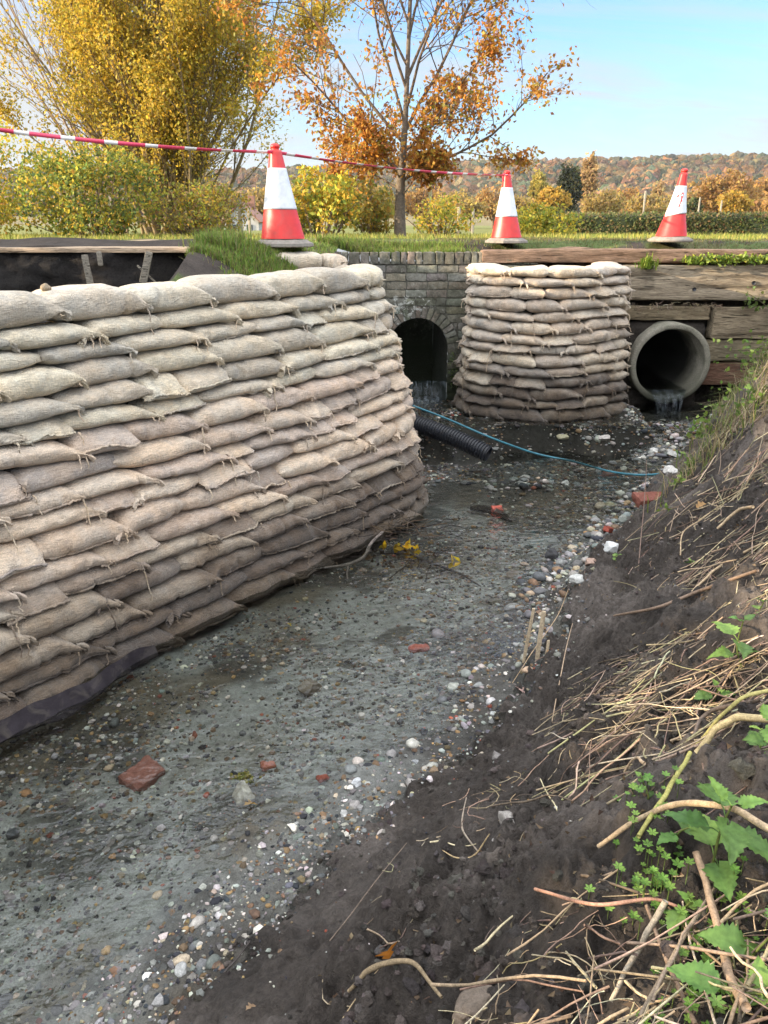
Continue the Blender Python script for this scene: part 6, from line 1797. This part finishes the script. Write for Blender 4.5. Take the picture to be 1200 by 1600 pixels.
pt = 0.5 + 0.5 * fbm2(xx / 60, yy / 90, 3, 702)
col = pick(WOOD, n, r, 0.3, [4, 4, 4, 3, 3, 3, 3]) * (0.72 + 0.55 * pt)[:, None]
V, F, C = rocks(np.stack([xx, yy, zz + s * 0.7], -1), s, col, ICO2, 0.30, 1.25, 81)
MAT['farwood'] = mat_attr('far_foliage', 0.95, 0.9, 0.55, 1.0, 1.2, 0.05, 2.4)
tag(mk('hillside_wood', V, F, MAT['farwood'], None, False, C, origin=(0, 0, 0)), kind='stuff')

def fartree(name, px, base_py, y, top_py, wpx, pal, label, seed, shape='round', n=2600, cat='tree', group=None, gaps=1.2):
    """tree at distance y whose crown reaches from base to top in the picture"""
    x = (px - 600) / FPX * (y * 0.94); k = y / FPX
    zt = CAMZ + (350 - top_py) * k; zb = CAMZ + (350 - base_py) * k
    hw = wpx / 2 * k
    r = np.random.default_rng(seed)
    zb0 = 1.2 if y < 240 else float(hill_z(np.array(x), np.array(y)))
    zb = min(zb, zt - 1)
    root = empty(name, (x, y, zb0)); tag(root, label, cat, group)
    u = r.normal(size=(n * 3, 3)); u /= np.linalg.norm(u, axis=1)[:, None]
    rad = r.random(len(u)) ** 0.4
    bumpy = 1 + 0.3 * vn(u[:, 0] * 2.3, u[:, 1] * 2.3, u[:, 2] * 2.3, seed)
    Q = u * (rad * bumpy)[:, None]
    t = np.clip(0.5 + 0.5 * Q[:, 2], 0, 1.1)
    wf = {'round': 1.0, 'cone': None, 'tall': 1.0}[shape]
    if wf is None: fx = Q[:, 0] / np.maximum(np.sqrt(np.maximum(1 - np.minimum(Q[:, 2] ** 2, .98), .02)), .15) * (1.05 - t) ** 0.7
    else: fx = Q[:, 0]
    P = np.stack([x + fx * hw, y + Q[:, 1] * hw, zb + (zt - zb) * t], -1)
    f = 2.2 / max(hw, 0.5)
    keep_ = r.random(len(P)) < np.clip(0.5 + gaps * vn(P[:, 0] * f, P[:, 1] * f, P[:, 2] * f, seed + 1), 0.02, 1)
    P = P[keep_][:n]
    size = 3.3 * k * 1.6
    hue = (0.75 + 0.5 * (0.5 + 0.5 * vn(P[:, 0] * f, P[:, 1] * f, P[:, 2] * f, seed + 2)))[:, None]
    V, F, C = leafquads(P, size, r, pick(pal, len(P), r, 0.22) * hue, 0.2, 0.7)
    mb = MB(); bp = np.array([x, y, zb0 - 0.3])
    tw = max(0.10, hw * 0.07)
    Vt, Ft = tube(spline([bp, np.array([x, y, (zb + zt) / 2]), np.array([x + hw * 0.05, y, zb + (zt - zb) * 0.9])], 12), np.linspace(tw, tw * 0.3, 12), 6); mb.add(Vt, Ft, (0.15, 0.11, 0.075))
    for i in range(16):
        q = P[r.integers(len(P))]; s0 = np.array([x, y, zb + (q[2] - zb) * r.uniform(0.1, 0.6)])
        Vt, Ft = tube(spline([s0, (s0 + q) / 2 + [0, 0, hw * 0.08], q], 7), np.linspace(tw * 0.45, tw * 0.12, 7), 4, False); mb.add(Vt, Ft, (0.16, 0.12, 0.08))
    mkb('trunk', mb, MAT['bark'], root); mk('crown', V, F, MAT['leaf'], root, True, C)
GO, OR_, PO = [(0.42, 0.27, 0.05), (0.34, 0.24, 0.05), (0.48, 0.30, 0.05)], [(0.34, 0.19, 0.06), (0.28, 0.16, 0.06), (0.40, 0.25, 0.08)], [(0.40, 0.27, 0.13), (0.33, 0.22, 0.10), (0.45, 0.31, 0.15)]
DK = [(0.03, 0.04, 0.018), (0.04, 0.05, 0.022), (0.05, 0.05, 0.02)]
fartree('round_tree', 863, 332, 95, 302, 44, GO, 'rounded golden tree in front of the dark conifer', 91)
fartree('dark_conifer', 883, 334, 110, 272, 34, DK, 'single dark evergreen tree among the autumn trees', 92, 'round', gaps=0.7)
fartree('tall_tree', 914, 334, 130, 255, 24, PO, 'tall slender pale orange tree right of the dark evergreen', 93, 'tall')
fartree('tall_tree', 838, 332, 120, 278, 36, [(0.34, 0.27, 0.06), (0.28, 0.24, 0.06)], 'olive-yellow pointed tree left of the dark evergreen', 94, 'cone')
fartree('broad_oak', 1118, 338, 100, 280, 92, OR_, 'wide-spreading rust orange oak beyond the hedge at the right', 95, 'round', 3600, gaps=1.7)
fartree('yellow_tree', 1142, 336, 85, 306, 48, GO, 'small bright yellow tree under the wide orange oak', 96)
fartree('dark_shrub', 1078, 337, 90, 318, 22, DK + HG, 'small dark green bush just right of the right-hand cone', 97, n=900)
fartree('tall_tree', 1022, 336, 140, 292, 18, PO, 'thin pale upright tree just left of the right-hand cone', 98, 'tall', 900)
fartree('tall_tree', 1190, 338, 120, 290, 50, OR_, 'brown-orange tree at the far right edge beyond the hedge', 99)
SCR = [(0.36, 0.26, 0.08), (0.30, 0.21, 0.08), (0.40, 0.28, 0.07), (0.24, 0.19, 0.08)]
r = np.random.default_rng(95)
for i, (px, w, tp, y) in enumerate([(770, 70, 300, 105), (805, 60, 312, 90), (935, 70, 306, 100), (968, 56, 300, 120), (1000, 60, 310, 105), (1050, 70, 306, 120), (1165, 60, 312, 110), (1090, 50, 308, 140), (715, 70, 305, 110), (660, 70, 300, 120), (590, 80, 296, 115), (525, 80, 300, 120), (462, 70, 298, 110), (405, 70, 300, 120), (345, 70, 296, 120), (1215, 60, 315, 90), (735, 50, 318, 70), (500, 60, 320, 75)]):
    fartree('scrub_tree', px, 342, y, tp, w, SCR if i % 3 else OR_, 'low ochre scrub tree in the thicket between hedge and wooded hill', 110 + i, 'round', 1500, group='ochre scrub trees below the hill', gaps=1.0)
# the air of the valley: one thin even haze round everything
V, F = boxV((0, 700, 40), (3400, 1800, 90)); V[:, 2] = np.where(V[:, 2] > 40, 90.0, -2.0); V[:, 1] = np.where(V[:, 1] > 700, 1600.0, -100.0)
MAT['haze'], nt, out = newmat('haze')
hv = nd(nt, 'ShaderNodeVolumePrincipled', {'Color': (0.80, 0.86, 0.95, 1), 'Density': HAZE, 'Anisotropy': 0.2})
nt.links.new(hv.outputs[0], out.inputs['Volume'])
tag(mk('haze', V, F, MAT['haze'], None, False, origin=(0, 0, 0)), kind='stuff')
SC.cycles.volume_bounces = 1
